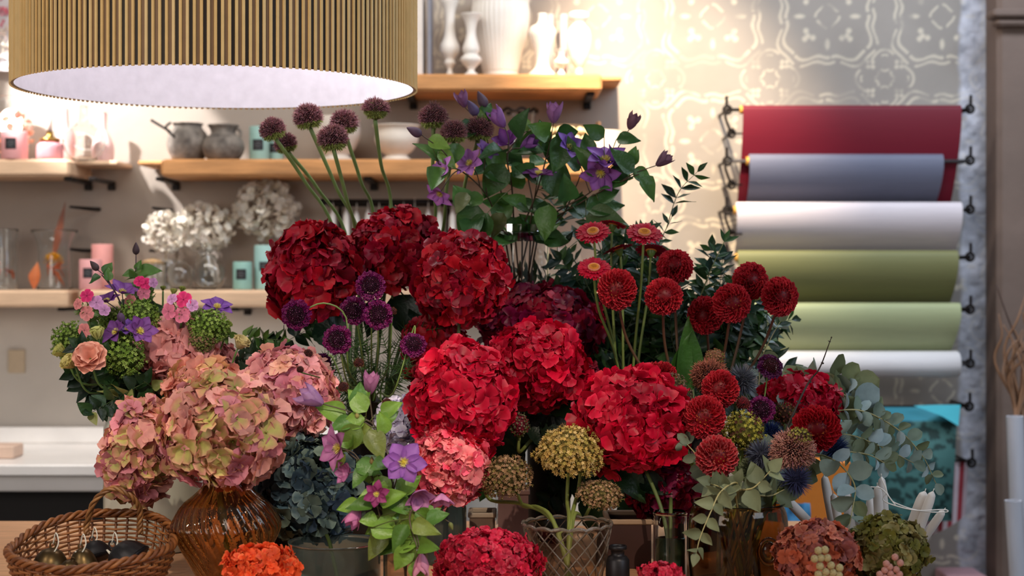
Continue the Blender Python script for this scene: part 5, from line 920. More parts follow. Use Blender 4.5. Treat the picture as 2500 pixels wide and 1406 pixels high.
# ------------------------------------------------------------------ tall clematis in the glass cylinder
G1 = ((66, 108, 48), (84, 126, 54), (56, 96, 48)); LG = (122, 156, 64); DG = (60, 98, 46); MG = (84, 126, 54)
vine('clematis branch with two closed buds at the very top', 'clem', [(1240, 560, 3.46), (1215, 430, 3.42), (1185, 330, 3.38), (1170, 300, 3.36)], [('bell', 1135, 262, 23, (-.3, -.2, 1), 3.36, (128, 100, 150), (100, 72, 120)), ('bud', 1165, 282, 20, (-.5, -.1, .8), 3.34, (96, 80, 118)), ('bud', 1186, 262, 20, (-.5, -.1, 1), 3.37, (104, 84, 100))], 10, G1, leafL=74, expl=[(1176, 310, 44, 90, 3.36, LG)], seed=2, group='tall clematis branches')
vine('clematis branch leaning left with large lilac flowers', 'clem', [(1225, 570, 3.45), (1190, 480, 3.38), (1130, 420, 3.30), (1070, 400, 3.26)], [('side', 1085, 420, 44, (-.6, -.5, .3), 3.26, (160, 120, 196), (126, 84, 170)), ('side', 1075, 470, 38, (-.4, -.6, -.7), 3.26, (160, 116, 196), (120, 80, 170)), ('open', 1148, 400, 40, (-.5, -.7, .5), 3.30, (150, 106, 186)), ('bud', 1030, 330, 19, (-.9, -.1, .45), 3.22, (96, 74, 92)), ('side', 1185, 372, 32, (.5, -.6, .6), 3.34, (124, 96, 176))], 8, G1, leafL=72, expl=[(1045, 340, 60, -20, 3.24, LG), (1070, 370, 60, -40, 3.26, LG), (1120, 350, 64, -110, 3.28, MG), (1180, 480, 60, 200, 3.34, MG)], seed=3, group='tall clematis branches')
vine('clematis branch with a bell flower right of the alliums', 'clem', [(1255, 560, 3.45), (1250, 460, 3.40), (1238, 380, 3.36), (1262, 340, 3.35)], [('bell', 1232, 310, 29, (-.6, -.2, .8), 3.36, (136, 104, 176), (108, 76, 150)), ('half', 1240, 350, 34, (-.2, -.7, .5), 3.38, (112, 70, 150), (84, 44, 120)), ('bell', 1272, 362, 26, (.7, -.4, .4), 3.36, (124, 90, 170), (90, 56, 130))], 14, G1, leafL=80, expl=[(1205, 360, 80, -80, 3.38, MG), (1230, 400, 100, -120, 3.36, DG), (1290, 320, 50, 120, 3.36, LG), (1190, 520, 90, -110, 3.32, DG)], seed=4, group='tall clematis branches')
vine('clematis branch with a striped bell standing highest in the middle', 'clem', [(1275, 560, 3.44), (1310, 470, 3.40), (1335, 380, 3.38), (1348, 330, 3.37)], [('bell', 1352, 300, 30, (.05, -.25, 1), 3.37, (140, 108, 170), (104, 76, 128)), ('open', 1315, 428, 44, (.05, -.3, .95), 3.36, (124, 84, 152), (96, 58, 130)), ('side', 1388, 362, 44, (.5, -.6, .5), 3.36, (116, 92, 180), (92, 66, 160))], 14, G1, leafL=84, expl=[(1330, 350, 60, 100, 3.38, MG), (1330, 340, 70, -70, 3.39, DG), (1385, 330, 100, -110, 3.36, DG), (1350, 480, 110, 80, 3.38, DG), (1340, 500, 90, -100, 3.37, MG)], seed=5, group='tall clematis branches')
vine('clematis branch with the big double purple flower', 'clem', [(1300, 560, 3.44), (1370, 510, 3.40), (1440, 470, 3.36), (1475, 430, 3.34)], [('side', 1478, 395, 56, (.1, -.6, .9), 3.33, (124, 92, 178), (94, 62, 150)), ('side', 1468, 420, 52, (-.3, -.8, -.5), 3.33, (130, 92, 176), (100, 60, 140)), ('half', 1496, 402, 40, (.6, -.4, .7), 3.34, (110, 76, 170), (84, 50, 140)), ('bell', 1536, 316, 24, (.4, -.1, 1), 3.34, (108, 84, 106), (84, 62, 84)), ('bud', 1416, 402, 13, (.05, 0, 1), 3.36)], 10, G1, leafL=80, expl=[(1505, 340, 60, 0, 3.34, DG), (1475, 335, 60, 150, 3.34, DG), (1440, 380, 60, 100, 3.35, DG), (1540, 400, 40, 60, 3.34, MG), (1530, 420, 80, -150, 3.34, DG)], seed=6, group='tall clematis branches')
vine('clematis branch reaching furthest right with a pointed bell', 'clem', [(1310, 560, 3.44), (1400, 505, 3.40), (1490, 455, 3.34), (1560, 425, 3.30)], [('bell', 1602, 404, 24, (.75, -.1, .6), 3.30, (104, 84, 110), (80, 62, 88))], 8, G1, leafL=80, expl=[(1545, 415, 60, -35 if False else -30, 3.31, MG), (1535, 405, 52, 70, 3.32, MG), (1430, 510, 100, 10, 3.36, DG), (1430, 530, 110, -10, 3.36, (76, 100, 56)), (1460, 490, 60, 30, 3.36, DG)], seed=7, group='tall clematis branches')
vine('short leafy clematis branch over the rim of the glass cylinder', 'clem', [(1240, 575, 3.43), (1200, 540, 3.38), (1150, 520, 3.34)], [], 10, G1 + ((110, 116, 62),), leafL=84, expl=[(1165, 500, 110, -110, 3.33, DG), (1230, 520, 70, -120, 3.36, (90, 96, 44)), (1200, 590, 60, 200, 3.38, DG), (1140, 470, 60, -120, 3.33, (120, 130, 80))], seed=8, group='tall clematis branches')
vine('leafy clematis branch in the centre of the glass cylinder', 'clem', [(1290, 570, 3.44), (1300, 500, 3.42), (1290, 440, 3.42), (1285, 400, 3.42)], [], 12, G1, leafL=74, seed=9, group='tall clematis branches')
vine('leafy clematis branch leaning right over the gerberas', 'clem', [(1320, 570, 3.44), (1370, 530, 3.42), (1400, 470, 3.42), (1420, 420, 3.42)], [], 10, G1, leafL=76, seed=10, group='tall clematis branches')
# ------------------------------------------------------------------ front clematis
F1 = ((96, 132, 48), (116, 150, 58), (80, 116, 44), (128, 144, 66)); BG = (118, 154, 60)
vine('front clematis branch with the large open violet flower', 'tube', [(985, 1290, 2.76), (960, 1200, 2.74), (950, 1120, 2.74), (915, 1040, 2.76), (860, 1010, 2.78)], [('flat', 985, 1128, 54, (.1, -.95, .15), 2.70, (122, 84, 164), (92, 56, 140)), ('bell', 788, 986, 38, (-.85, -.3, .55), 2.76, (158, 132, 184), (116, 88, 150)), ('bell', 902, 962, 30, (.1, -.2, 1), 2.80, (158, 116, 164), (110, 70, 116)), ('bud', 872, 1022, 9, (0, -.2, 1), 2.76, (150, 140, 80)), ('bud', 908, 1135, 10, (0, -.2, 1), 2.74, (120, 100, 60))], 14, F1, leafL=70,
    expl=[(890, 1020, 66, 200, 2.76, BG), (845, 1015, 80, 160, 2.77, BG), (880, 1040, 90, -130, 2.75, (100, 124, 50)), (900, 1050, 84, -60, 2.74, (110, 120, 54)), (930, 1010, 60, 30, 2.78, BG), (870, 1000, 70, 80, 2.77, MG), (895, 1005, 74, 130, 2.76, BG), (940, 1060, 60, 100, 2.75, BG), (860, 1025, 60, 200, 2.76, MG)], seed=12, group='front clematis branches')
vine('front clematis branch with the pale side-facing flower', 'tube', [(975, 1300, 2.75), (935, 1230, 2.74), (900, 1150, 2.74), (845, 1100, 2.75)], [('side', 830, 1095, 58, (-.75, -.55, .1), 2.74, (158, 112, 168), (120, 70, 130)), ('half', 850, 1155, 30, (-.5, -.7, .2), 2.74, (150, 104, 156), (110, 60, 110)), ('open', 920, 1205, 32, (-.1, -.95, -.05), 2.70, (120, 52, 108), (90, 30, 80)), ('bell', 878, 1240, 29, (-.45, -.4, -.8), 2.72, (160, 104, 156), (120, 70, 120))], 14, F1, leafL=66,
    expl=[(870, 1130, 70, -20, 2.74, MG), (900, 1180, 60, 80, 2.74, BG), (930, 1160, 70, -80, 2.73, BG), (880, 1230, 60, 190, 2.73, BG), (950, 1230, 60, -10, 2.73, BG)], seed=13, group='front clematis branches')
vine('front clematis branch hanging down with nodding pink bells', 'tube', [(1000, 1300, 2.75), (1010, 1240, 2.72), (1000, 1270, 2.68), (1020, 1340, 2.66)], [('bell', 1028, 1352, 31, (.0, -.3, -1), 2.66, (176, 130, 166), (140, 92, 130)), ('half', 1078, 1205, 34, (.1, -.4, -.9), 2.72, (168, 120, 170), (130, 84, 140)), ('half', 1020, 1200, 40, (.2, -.6, -.5), 2.71, (160, 116, 168), (120, 76, 140)), ('bud', 1098, 1275, 9, (.4, -.2, -1), 2.70, (120, 124, 70))], 16, F1, leafL=72,
    expl=[(960, 1290, 84, -10, 2.70, BG), (960, 1330, 90, 20, 2.68, BG), (1000, 1330, 74, -120, 2.67, BG), (1040, 1270, 60, 20, 2.70, MG), (930, 1260, 70, -60, 2.71, BG), (905, 1290, 70, -30 if False else -10, 2.70, BG), (1010, 1370, 60, -70, 2.66, BG), (985, 1245, 60, -70, 2.70, (126, 140, 60))], seed=14, group='front clematis branches')
vine('front clematis branch with leaves crowded over the glass tube', 'tube', [(965, 1310, 2.75), (935, 1280, 2.72), (920, 1230, 2.71)], [], 16, F1, leafL=70, seed=15, group='front clematis branches')
# ------------------------------------------------------------------ scabiosa greenery, foliage behind
for i, (pth, lab) in enumerate((([(880, 960, 3.36), (850, 900, 3.30)], 'fine green stalk under the lone scabiosa'), ([(930, 950, 3.36), (950, 880, 3.30), (990, 800, 3.26)], 'fine green stalk between the scabiosas and the half hidden hydrangea'), ([(900, 950, 3.36), (900, 880, 3.28), (895, 830, 3.24)], 'fine feathery stalk under the cluster of three scabiosas'), ([(860, 970, 3.30), (830, 940, 3.20), (810, 910, 3.16)], 'fine feathery stalk behind the brown seed head'), ([(940, 980, 3.30), (970, 930, 3.22), (985, 900, 3.2)], 'fine feathery stalk right of the brown seed heads'))):
    branch(lab, 'tall', pth, 'spike', 40, 7, [(50, 78, 40), (66, 96, 46), (38, 62, 34)], 'feathery_stalk', wr=.05, seed=30+i, sub=4, stemc=(80, 110, 54), group='feathery stalks')
RU = [(42, 72, 38), (32, 56, 32), (58, 90, 44), (44, 70, 48), (36, 64, 54)]
for i, (pth, lab, n_) in enumerate((
    ([(1510, 860, 3.38), (1455, 740, 3.42), (1410, 650, 3.44), (1375, 590, 3.46)], 'olive-leaved branch reaching up left of the gerberas', 4), ([(1500, 860, 3.40), (1430, 760, 3.48), (1385, 690, 3.50), (1350, 640, 3.50)], 'narrow-leaved branch leaning left over the burgundy hydrangea', 4),
    ([(1520, 860, 3.38), (1500, 720, 3.42), (1470, 620, 3.42), (1440, 540, 3.42)], 'leafy branch rising behind the left gerberas', 4), ([(1540, 860, 3.38), (1570, 740, 3.42), (1600, 620, 3.42), (1640, 530, 3.42)], 'dark leafy branch with pointed tips right of the upper gerbera', 3))):
    branch(lab, 'gerb', pth, 'lance', 58, 24, RU, wr=.22, seed=50+i, sub=n_, group='narrow leaved branches behind the gerberas', stemc=(70, 84, 50), start=.3)
for i, (pth, lab, n_) in enumerate((
    ([(1690, 900, 3.34), (1660, 820, 3.36), (1630, 760, 3.38)], 'dark foliage branch behind the leftmost dahlia stems', 6), ([(1710, 900, 3.36), (1700, 820, 3.38), (1690, 740, 3.40)], 'dark foliage branch between the dahlia stems', 6), ([(1720, 900, 3.36), (1770, 840, 3.38), (1820, 800, 3.40)], 'dark foliage branch under the right dahlias', 6),
    ([(1680, 920, 3.34), (1610, 860, 3.38), (1560, 800, 3.40)], 'dark foliage branch behind the clear gerbera vase', 7), ([(1670, 950, 3.34), (1640, 900, 3.36), (1600, 850, 3.37), (1580, 760, 3.38)], 'broad dark foliage branch behind the gerbera stems', 6), ([(1730, 940, 3.32), (1790, 900, 3.34), (1850, 870, 3.36), (1880, 830, 3.38)], 'low dark foliage branch behind the maroon scabiosa', 5),
    ([(1690, 960, 3.34), (1700, 900, 3.35), (1720, 850, 3.36)], 'dense dark foliage branch behind the brown allium head', 7), ([(1650, 940, 3.36), (1560, 860, 3.42), (1500, 780, 3.46), (1440, 720, 3.47)], 'dark foliage branch spreading left behind the leftmost dahlia', 8), ([(1660, 930, 3.38), (1600, 840, 3.42), (1560, 740, 3.45), (1540, 680, 3.46)], 'dark foliage branch behind the gerbera heads', 8), ([(1700, 940, 3.36), (1740, 860, 3.42), (1750, 800, 3.44)], 'dark foliage branch low between the two right dahlia stems', 8), ([(1670, 960, 3.36), (1620, 920, 3.42), (1540, 900, 3.45), (1480, 870, 3.46)], 'low dark foliage branch behind the mouth of the gerbera vase', 8))):
    branch(lab, 'dahl', pth, 'lance', 66, 20, RU, wr=.27, seed=60+i, sub=n_, group='dark foliage behind the dahlias', stemc=(60, 74, 44), start=.15)
branch('fine ruscus sprig with pointed leaves against the warm wallpaper', 'dahl', [(1690, 860, 3.34), (1700, 760, 3.34), (1735, 660, 3.33), (1768, 590, 3.33)], 'lance', 56, 44, [(56, 92, 48), (46, 80, 44)], 'ruscus_sprig', wr=.2, seed=77, stemc=(120, 130, 80), start=.45, tilt=.3, dirw=1.0)
m = None
branch('bare dark twig standing above the eucalyptus', 'jar', [(1960, 960, 3.02), (2000, 900, 3.02), (2029, 826, 3.0)], 'round', 8, 60, [(60, 50, 40)], 'bare_twig', wr=.4, seed=80, stemc=(60, 48, 40), start=.6, cat='twig')
for i, (lx, ly, ln, ang, lab) in enumerate(((1680, 960, 190, 92, 'broad green leaf standing behind the low bouquet, left of the brown allium'), (1640, 960, 160, 75, 'broad green leaf beside the gerbera vase'))):
    x, y, br, mr, mz = V['dahl']; t = thing('broad_leaf', lab, 'leaf', (x-.02, y, TZ+.012), 'broad green leaves'); m = MB(); b = P(lx, ly, 3.2); tube(m, bez([(x-.02, y, TZ+.012), (x-.025+i*.01, y-.02, mz), b], 12), .0025, C(60, 90, 40), seg=6); m.build('stem', 'stem', t)
    m = MB(); a = R_(ang); L = M(ln, 3.2); petals(m, [list(b)], [[math.cos(a), -.05, math.sin(a)]], [[.3, -1, .1]], L, L*.2, 'ovate', cup=.5, curl=.1, wave=.1, c0=C(52, 92, 38), c1=C(66, 108, 46), nu=12, nw=6); m.build('leaf_blade', 'leaf', t)
# ------------------------------------------------------------------ eucalyptus
EU = [(122, 132, 92), (134, 142, 104), (108, 118, 84), (146, 156, 136)]; EB = [(128, 148, 130), (146, 164, 152), (124, 136, 106), (178, 198, 202), (108, 118, 84), (160, 182, 184)]
g_ = 'eucalyptus branches'
def euc(label, path, L, sp, cols, seed, lt='round', wr=.42, **kw): branch(label, 'jar', path, lt, L, sp, cols, 'eucalyptus_branch', wr=wr, seed=seed, mt='euc', stemc=(170, 160, 110), group=g_, **kw)
euc('large round-leaved eucalyptus rising behind the red hydrangea at the right', [(1930, 1000, 3.12), (1985, 930, 3.16), (2050, 920, 3.18), (2100, 960, 3.18)], 92, 34, EU, 90, wr=.5)
euc('round-leaved eucalyptus filling the space right of the rightmost low dahlia', [(1950, 1010, 3.10), (2040, 960, 3.14), (2110, 1000, 3.16), (2150, 1060, 3.18)], 86, 32, EU+EB, 91, wr=.46)
euc('long arching eucalyptus branch reaching down to the right', [(1960, 1040, 3.08), (2080, 1000, 3.12), (2180, 1040, 3.14), (2250, 1110, 3.14), (2285, 1180, 3.14)], 54, 27, EB, 92, wr=.38, stemr=.0015)
euc('middle eucalyptus branch with bluish leaves', [(1960, 1080, 3.06), (2060, 1060, 3.10), (2150, 1090, 3.12), (2230, 1130, 3.12)], 60, 27, EB, 93, wr=.38, stemr=.0015)
euc('eucalyptus branch hanging over the white candles', [(1960, 1120, 3.0), (2030, 1120, 2.96), (2085, 1180, 2.92), (2080, 1250, 2.86), (2070, 1300, 2.82)], 78, 52, EU+EB, 94, wr=.4, stemr=.0015)
euc('eucalyptus branch with blue leaves above the candles', [(1980, 1080, 3.04), (2060, 1100, 3.04), (2120, 1110, 3.04), (2160, 1130, 3.04)], 60, 26, EB, 95, wr=.36)
euc('eucalyptus sprig drooping in front of the brown jar', [(1800, 1180, 2.80), (1760, 1200, 2.76), (1735, 1250, 2.74), (1710, 1310, 2.73), (1700, 1350, 2.72)], 60, 40, [(112, 120, 88), (126, 132, 98)], 96, lt='ovate', wr=.34, stemr=.0013)
euc('eucalyptus sprig at the jar rim pointing at the sea holly', [(1800, 1200, 2.80), (1840, 1190, 2.78), (1880, 1150, 2.78)], 74, 34, [(116, 124, 92), (128, 134, 100)], 97, lt='ovate', wr=.4)
euc('short eucalyptus sprig under the lowest dahlia', [(1780, 1200, 2.82), (1760, 1190, 2.80), (1735, 1180, 2.79)], 66, 30, [(108, 116, 88), (122, 128, 96)], 98, lt='ovate', wr=.42)
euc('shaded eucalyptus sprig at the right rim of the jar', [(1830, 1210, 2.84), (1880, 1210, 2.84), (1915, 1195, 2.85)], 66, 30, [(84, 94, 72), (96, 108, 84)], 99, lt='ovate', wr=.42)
euc('eucalyptus leaves between the big hydrangea and the lowest dahlia', [(1740, 1160, 2.92), (1700, 1110, 2.93), (1678, 1085, 2.93)], 60, 36, [(116, 126, 104)], 100, wr=.34)
euc('tall thin eucalyptus sprig between the right dahlias and the paper rolls', [(1850, 960, 3.22), (1858, 880, 3.26), (1885, 820, 3.27), (1905, 785, 3.28)], 50, 44, EB, 101, wr=.38, stemr=.0012, start=.35)
# ------------------------------------------------------------------ mixed bouquet in the milky vase
b_ = 'white'
hydrangea(432, 868, 84, 76, 3.20, b_, [((220, 140, 136), (226, 156, 150)), ((214, 132, 130), (222, 146, 140)), ((204, 130, 140), (220, 150, 150))], 'soft pink hydrangea in the middle of the mixed bouquet', n=90, fs=.40, ax=(.2, -.6, .8))
hydrangea(520, 880, 50, 44, 3.27, b_, [((200, 128, 130), (212, 144, 144))], 'dusky pink hydrangea at the right side of the mixed bouquet', n=50, fs=.45, ax=(.8, -.4, .5))
VG = [(112, 140, 54), (132, 158, 70), (96, 124, 48), (146, 168, 86)]
for a in ((298, 868, 54, 52, 3.11, 'fine green viburnum head at the front left of the bouquet'), (338, 774, 50, 40, 3.18, 'green viburnum head at the top of the bouquet'), (280, 785, 36, 34, 3.22, 'green viburnum head behind the purple clematis'), (508, 798, 50, 42, 3.17, 'green viburnum head at the right of the bouquet'), (172, 834, 42, 46, 3.20, 'green viburnum head at the far left of the bouquet'), (490, 835, 34, 26, 3.16, 'reddish green viburnum head just above the pink hydrangea')):
    umbel(a[0], a[1], a[2], a[3], a[4], b_, a[5], VG if 'reddish' not in a[5] else [(112, 120, 60), (140, 110, 84)], n=340, name='viburnum', group='green viburnum heads of the bouquet', ball_=True, bs=.065, stemc=(96, 120, 50), up=(0, -.6, 1))
def pinks(px, py, R, d, label, cols, fl, ax=(0, .7)):
    c = np.array(P(px, py, d)); pts = vpts(c, b_, [0, 0, 1]); t = thing('dianthus', label, 'flower', pts[0], 'dianthus stems of the bouquet'); m = MB(); tube(m, bez(pts, 18), .0022, C(84, 112, 50), seg=6)
    k = d/F
    for (fx, fy, fr, ci, dx, dz) in fl: tube(m, bez([pts[-1]*.6+pts[-2]*.4, np.array(P(fx, fy+8, d))], 5), .001, C(84, 112, 50), seg=4)
    m.build('stem', 'stem', t)
    m = MB(); nn = 70; q = fib(nn, -.6, 1); petals(m, c+q*R*k*.55, nrm(q+jit(nn, .3)+[0, 0, .3]), jit(nn, 1), R*k*.5, R*k*.06, 'lance', c0=vary(C(90, 120, 54), nn), c1=vary(C(116, 144, 70), nn)); m.build('leaves', 'leaf', t)
    for (fx, fy, fr, ci, dx, dz) in fl:
        m = MB(); f = np.array(P(fx, fy, d-.02)); A = nrm([dx, -1, dz]); Q = frame(A); a = np.arange(5)*2*PI/5+RS.rand(); dd = np.stack([np.cos(a), np.sin(a), np.full(5, .1)], 1)@Q; c1_ = C(*cols[ci]); petals(m, f+dd*fr*k*.04, dd, A, fr*k, fr*k*.52, 'obov', cup=.1, curl=-.12, wave=.12, c0=c1_*.65, c1=c1_, ce=np.clip(c1_*1.15+.05, 0, 1), nu=6, nw=5); ball(m, f, fr*k*.1, c1_*.4); m.build('flower', 'petal', t)
PKs = [(222, 30, 110), (226, 120, 150), (214, 150, 200), (232, 140, 140)]
pinks(212, 752, 34, 3.16, 'dianthus stem with pale pink faces at the upper left of the bouquet', PKs, [(212, 722, 17, 0, -.2, .4), (235, 738, 17, 2, .2, .3), (212, 765, 18, 3, -.2, .1), (206, 806, 17, 3, -.3, -.1), (255, 757, 14, 2, .3, .2), (190, 742, 14, 3, -.6, .2)])
pinks(350, 720, 30, 3.22, 'dianthus stem with the topmost magenta faces in the bouquet', PKs, [(340, 686, 14, 0, -.2, .6), (356, 692, 15, 0, .2, .5), (351, 716, 16, 1, 0, .1), (374, 690, 12, 2, .8, .1), (318, 735, 16, 3, -.4, .1)])
pinks(445, 755, 38, 3.16, 'dianthus stem with large pink faces at the right top of the bouquet', PKs, [(448, 731, 20, 0, .05, .3), (444, 768, 20, 1, 0, 0), (412, 760, 20, 1, -.5, 0), (470, 745, 15, 2, .6, .2), (420, 730, 14, 2, -.4, .5)])
BO = 'clematis stems of the bouquet'
vine('clematis stem with purple flowers and two dark buds at the top left of the bouquet', b_, [(310, 900, 3.24), (312, 800, 3.20), (285, 720, 3.18), (248, 670, 3.17)], [('side', 262, 738, 38, (-.2, -.3, .95), 3.18, (108, 70, 150), (88, 52, 130)), ('side', 298, 716, 42, (.3, -.4, .9), 3.20, (116, 78, 158), (94, 58, 138)), ('bud', 240, 660, 14, (-.6, 0, .7), 3.17, (78, 62, 64)), ('bud', 290, 764, 15, (.4, 0, -.8), 3.10, (84, 60, 92))], 2, G1, leafL=40, expl=[(265, 686, 34, 90, 3.17, MG)], seed=20, group=BO, stemc=(66, 46, 60))
vine('clematis stem with a single upright dark bud at the top of the bouquet', b_, [(350, 860, 3.28), (338, 760, 3.28), (332, 690, 3.28), (332, 640, 3.28)], [('bud', 332, 622, 14, (0, 0, 1), 3.28, (74, 58, 62))], 0, G1, leafL=50, expl=[(330, 665, 34, 190, 3.28, MG), (335, 665, 60, 8, 3.28, MG), (334, 662, 30, 70, 3.28, MG)], seed=21, group=BO, stemc=(66, 46, 60))
vine('clematis stem with an open purple flower at the right of the bouquet', b_, [(430, 860, 3.26), (480, 790, 3.22), (522, 760, 3.20)], [('open', 530, 752, 42, (.2, -.45, .85), 3.20, (104, 70, 160), (84, 52, 140))], 0, G1, seed=22, group=BO, stemc=(66, 46, 60))
vine('clematis stem with dark purple flowers in the middle of the bouquet', b_, [(340, 900, 3.18), (325, 850, 3.14), (315, 820, 3.12)], [('side', 285, 812, 40, (-.5, -.7, .5), 3.10, (98, 60, 136), (76, 44, 112)), ('side', 340, 810, 44, (.5, -.8, .45), 3.09, (104, 66, 144), (82, 48, 118)), ('side', 312, 806, 34, (0, -.6, .9), 3.11, (90, 62, 150), (70, 44, 124))], 0, G1, seed=23, group=BO, stemc=(66, 46, 60))
def lisi(px, py, R, d, label, col, opn, ax, edge=None):
    c = np.array(P(px, py, d)); k = d/F; A = nrm(ax); Q = frame(A); pts = vpts(c-A*R*k*.6, b_, [0, 0, 1]); t = thing('lisianthus', label, 'flower', pts[0], 'lisianthus of the bouquet'); m = MB(); tube(m, bez(pts, 18), .002, C(90, 120, 60), seg=6); m.build('stem', 'stem', t); m = MB(); Rk = R*k
    for lay in range(4):
        nn = 5; a = np.arange(nn)*2*PI/nn+lay*.7; al = (.25+.28*lay)*opn+.12; rad = np.stack([np.cos(a), np.sin(a), np.zeros(nn)], 1)@Q; D = nrm(rad*math.sin(al)+A*math.cos(al)); N = nrm(A*math.sin(al)-rad*math.cos(al))
        petals(m, c-A*Rk*.55+rad*Rk*.06, D, N, Rk*(1.15-.02*lay), Rk*.62, 'obov', cup=.55, curl=-.15*opn, wave=.15, c0=C(*col)*.85, c1=C(*col), ce=C(*(edge or col)), nu=8, nw=6)
    m.build('flower', 'petal', t); m = MB(); nn = 5; a = np.arange(nn)*2*PI/nn; dd = np.stack([np.cos(a), np.sin(a), np.full(nn, .6)], 1)@Q; petals(m, np.tile(c-A*Rk*.58, (nn, 1)), dd, A, Rk*.6, Rk*.09, 'lance', c0=C(96, 130, 60)); m.build('sepals', 'leaf', t)
lisi(218, 868, 38, 3.03, 'open salmon lisianthus at the lower left of the bouquet', (232, 158, 136), 1.0, (.1, -.9, .45), (236, 176, 156))
lisi(238, 815, 30, 3.08, 'pale green lisianthus bud left of the dark purple clematis', (206, 206, 130), .25, (-.1, -.3, 1)); lisi(170, 886, 32, 3.05, 'pale yellow lisianthus, lowest at the left of the bouquet', (222, 210, 140), .4, (-.5, -.5, .5)); lisi(148, 858, 28, 3.08, 'pale yellow lisianthus bud at the left tip of the bouquet', (206, 204, 120), .3, (-.7, -.4, .6)); lisi(588, 838, 31, 3.18, 'cream lisianthus at the right tip of the bouquet', (222, 206, 150), .45, (.5, -.3, .8)); lisi(398, 704, 11, 3.24, 'slim green lisianthus bud left of the bud cluster', (150, 162, 80), .02, (0, 0, 1)); lisi(424, 712, 14, 3.24, 'green lisianthus bud in the cluster above the pink hydrangea', (176, 180, 100), .02, (.1, 0, 1)); lisi(445, 706, 13, 3.25, 'green lisianthus bud, rightmost of the cluster', (160, 168, 84), .02, (.2, 0, 1)); lisi(560, 792, 12, 3.20, 'slim green lisianthus bud at the right of the bouquet', (150, 166, 80), .02, (.8, 0, .5)); lisi(205, 838, 16, 3.13, 'small green and pink lisianthus bud above the open salmon one', (190, 170, 110), .1, (-.2, -.4, .8))
for i, (pth, lab) in enumerate((([(335, 968, 3.22), (295, 950, 3.22), (255, 935, 3.21)], 'dark foliage sprig at the lower left of the bouquet'), ([(350, 965, 3.17), (320, 940, 3.14), (290, 935, 3.12)], 'dark foliage sprig under the front green viburnum'), ([(380, 965, 3.18), (370, 945, 3.14), (350, 930, 3.12)], 'variegated foliage sprig over the neck of the milky vase'), ([(420, 960, 3.24), (520, 910, 3.26), (590, 880, 3.26)], 'dark foliage sprig under the right side of the bouquet'), ([(320, 960, 3.24), (300, 970, 3.20), (268, 968, 3.18)], 'dark foliage sprig hanging over the left of the vase neck'), ([(345, 930, 3.30), (310, 890, 3.32), (270, 850, 3.33)], 'dark foliage sprig behind the open salmon lisianthus'))):
    branch(lab, b_, pth, 'ovate', 60, 20, [(34, 58, 32), (46, 74, 38), (28, 48, 30)] + ([(150, 156, 90)] if 'varieg' in lab else []), seed=110+i, sub=2, wr=.38, group='foliage sprigs of the bouquet', stemc=(60, 76, 40), start=.1)
for i, (pth, lab) in enumerate((([(350, 900, 3.29), (330, 850, 3.30), (305, 810, 3.30)], 'green leafy sprig between the two purple clematis flowers of the bouquet'), ([(380, 880, 3.29), (390, 810, 3.29), (380, 760, 3.29)], 'green leafy sprig at the centre top of the bouquet'), ([(330, 920, 3.29), (270, 870, 3.30), (230, 835, 3.30)], 'green leafy sprig behind the small lisianthus buds'), ([(420, 880, 3.29), (500, 830, 3.29), (560, 820, 3.27)], 'green leafy sprig behind the right viburnum head'))):
    branch(lab, b_, pth, 'ovate', 44, 15, [(78, 110, 46), (60, 92, 42), (96, 124, 56)], seed=130+i, sub=2, wr=.36, group='foliage sprigs of the bouquet', stemc=(84, 106, 50), start=.3)
# ------------------------------------------------------------------ wicker basket with bells
bx, by = P(226, 0, 2.77).x, 2.77; bt = thing('wicker_basket', 'oval brown wicker basket with a twisted handle, holding dark bells', 'basket', (bx, by, TZ+.0008)); RX, RY = .133, .165
def rimz(a): return (.066+.042*max(0, math.sin(a))**1.2)+.012*abs(math.cos(a))
def bpt(a, f, off=0.0):
    s = .74+.26*math.sin(f*PI/2)**.8; return np.array([bx+(RX*s+off)*math.cos(a), by+(RY*s+off)*math.sin(a), TZ+.004+f*rimz(a)])
m = MB(); ns = 40
for k in range(ns): a = 2*PI*k/ns; tube(m, [bpt(a, f) for f in np.linspace(0, 1.0, 8)], .0022, C(112, 66, 34)*random.uniform(.8, 1.2), seg=6)
m.build('stakes', 'wicker', bt)
m = MB(); nr = 15
for r in range(nr):
    f = (r+.5)/nr; th = np.linspace(0, 2*PI, ns*4+1); col = C(*random.choice([(134, 80, 42), (118, 68, 34), (150, 94, 50), (104, 60, 32)]))
    tube(m, [bpt(a, f, .0032*math.cos(a*ns/2+(PI if r % 2 else 0))) for a in th], .00205, col, seg=6, cap=False)
m.build('weave', 'wicker', bt)
m = MB()
for s_ in range(3):
    th = np.linspace(0, 2*PI, 240); v = []
    for a in th:
        w_ = a*17+s_*2*PI/3; b = bpt(a, 1.0); o = np.array([math.cos(a), math.sin(a), 0]); v.append(b+o*(.0045*math.cos(w_)+.001)+np.array([0, 0, .0045*math.sin(w_)+.003]))
    tube(m, v, .0036, C(*[(124, 72, 36), (106, 60, 30), (140, 86, 44)][s_]), seg=8, cap=False)
m.build('rim', 'wicker', bt)
m = MB(); th = np.linspace(0, 2*PI, 33)[:-1]; v = [[bx, by, TZ+.005]]+[[bx+RX*.76*math.cos(a), by+RY*.76*math.sin(a), TZ+.005] for a in th]; m.add(v, np.array([[0, 1+i, 1+(i+1) % 32] for i in range(32)]), C(110, 66, 36)); m.build('base', 'wicker', bt)
m = MB(); A = P(212, 1278, 2.90); B = P(342, 1276, 2.90); H = [A+Vector((0, 0, -.02)), A, P(232, 1222, 2.88), P(275, 1192, 2.87), P(318, 1210, 2.87), P(340, 1240, 2.89), B, B+Vector((0, 0, -.02))]; hc = bez(H, 60)
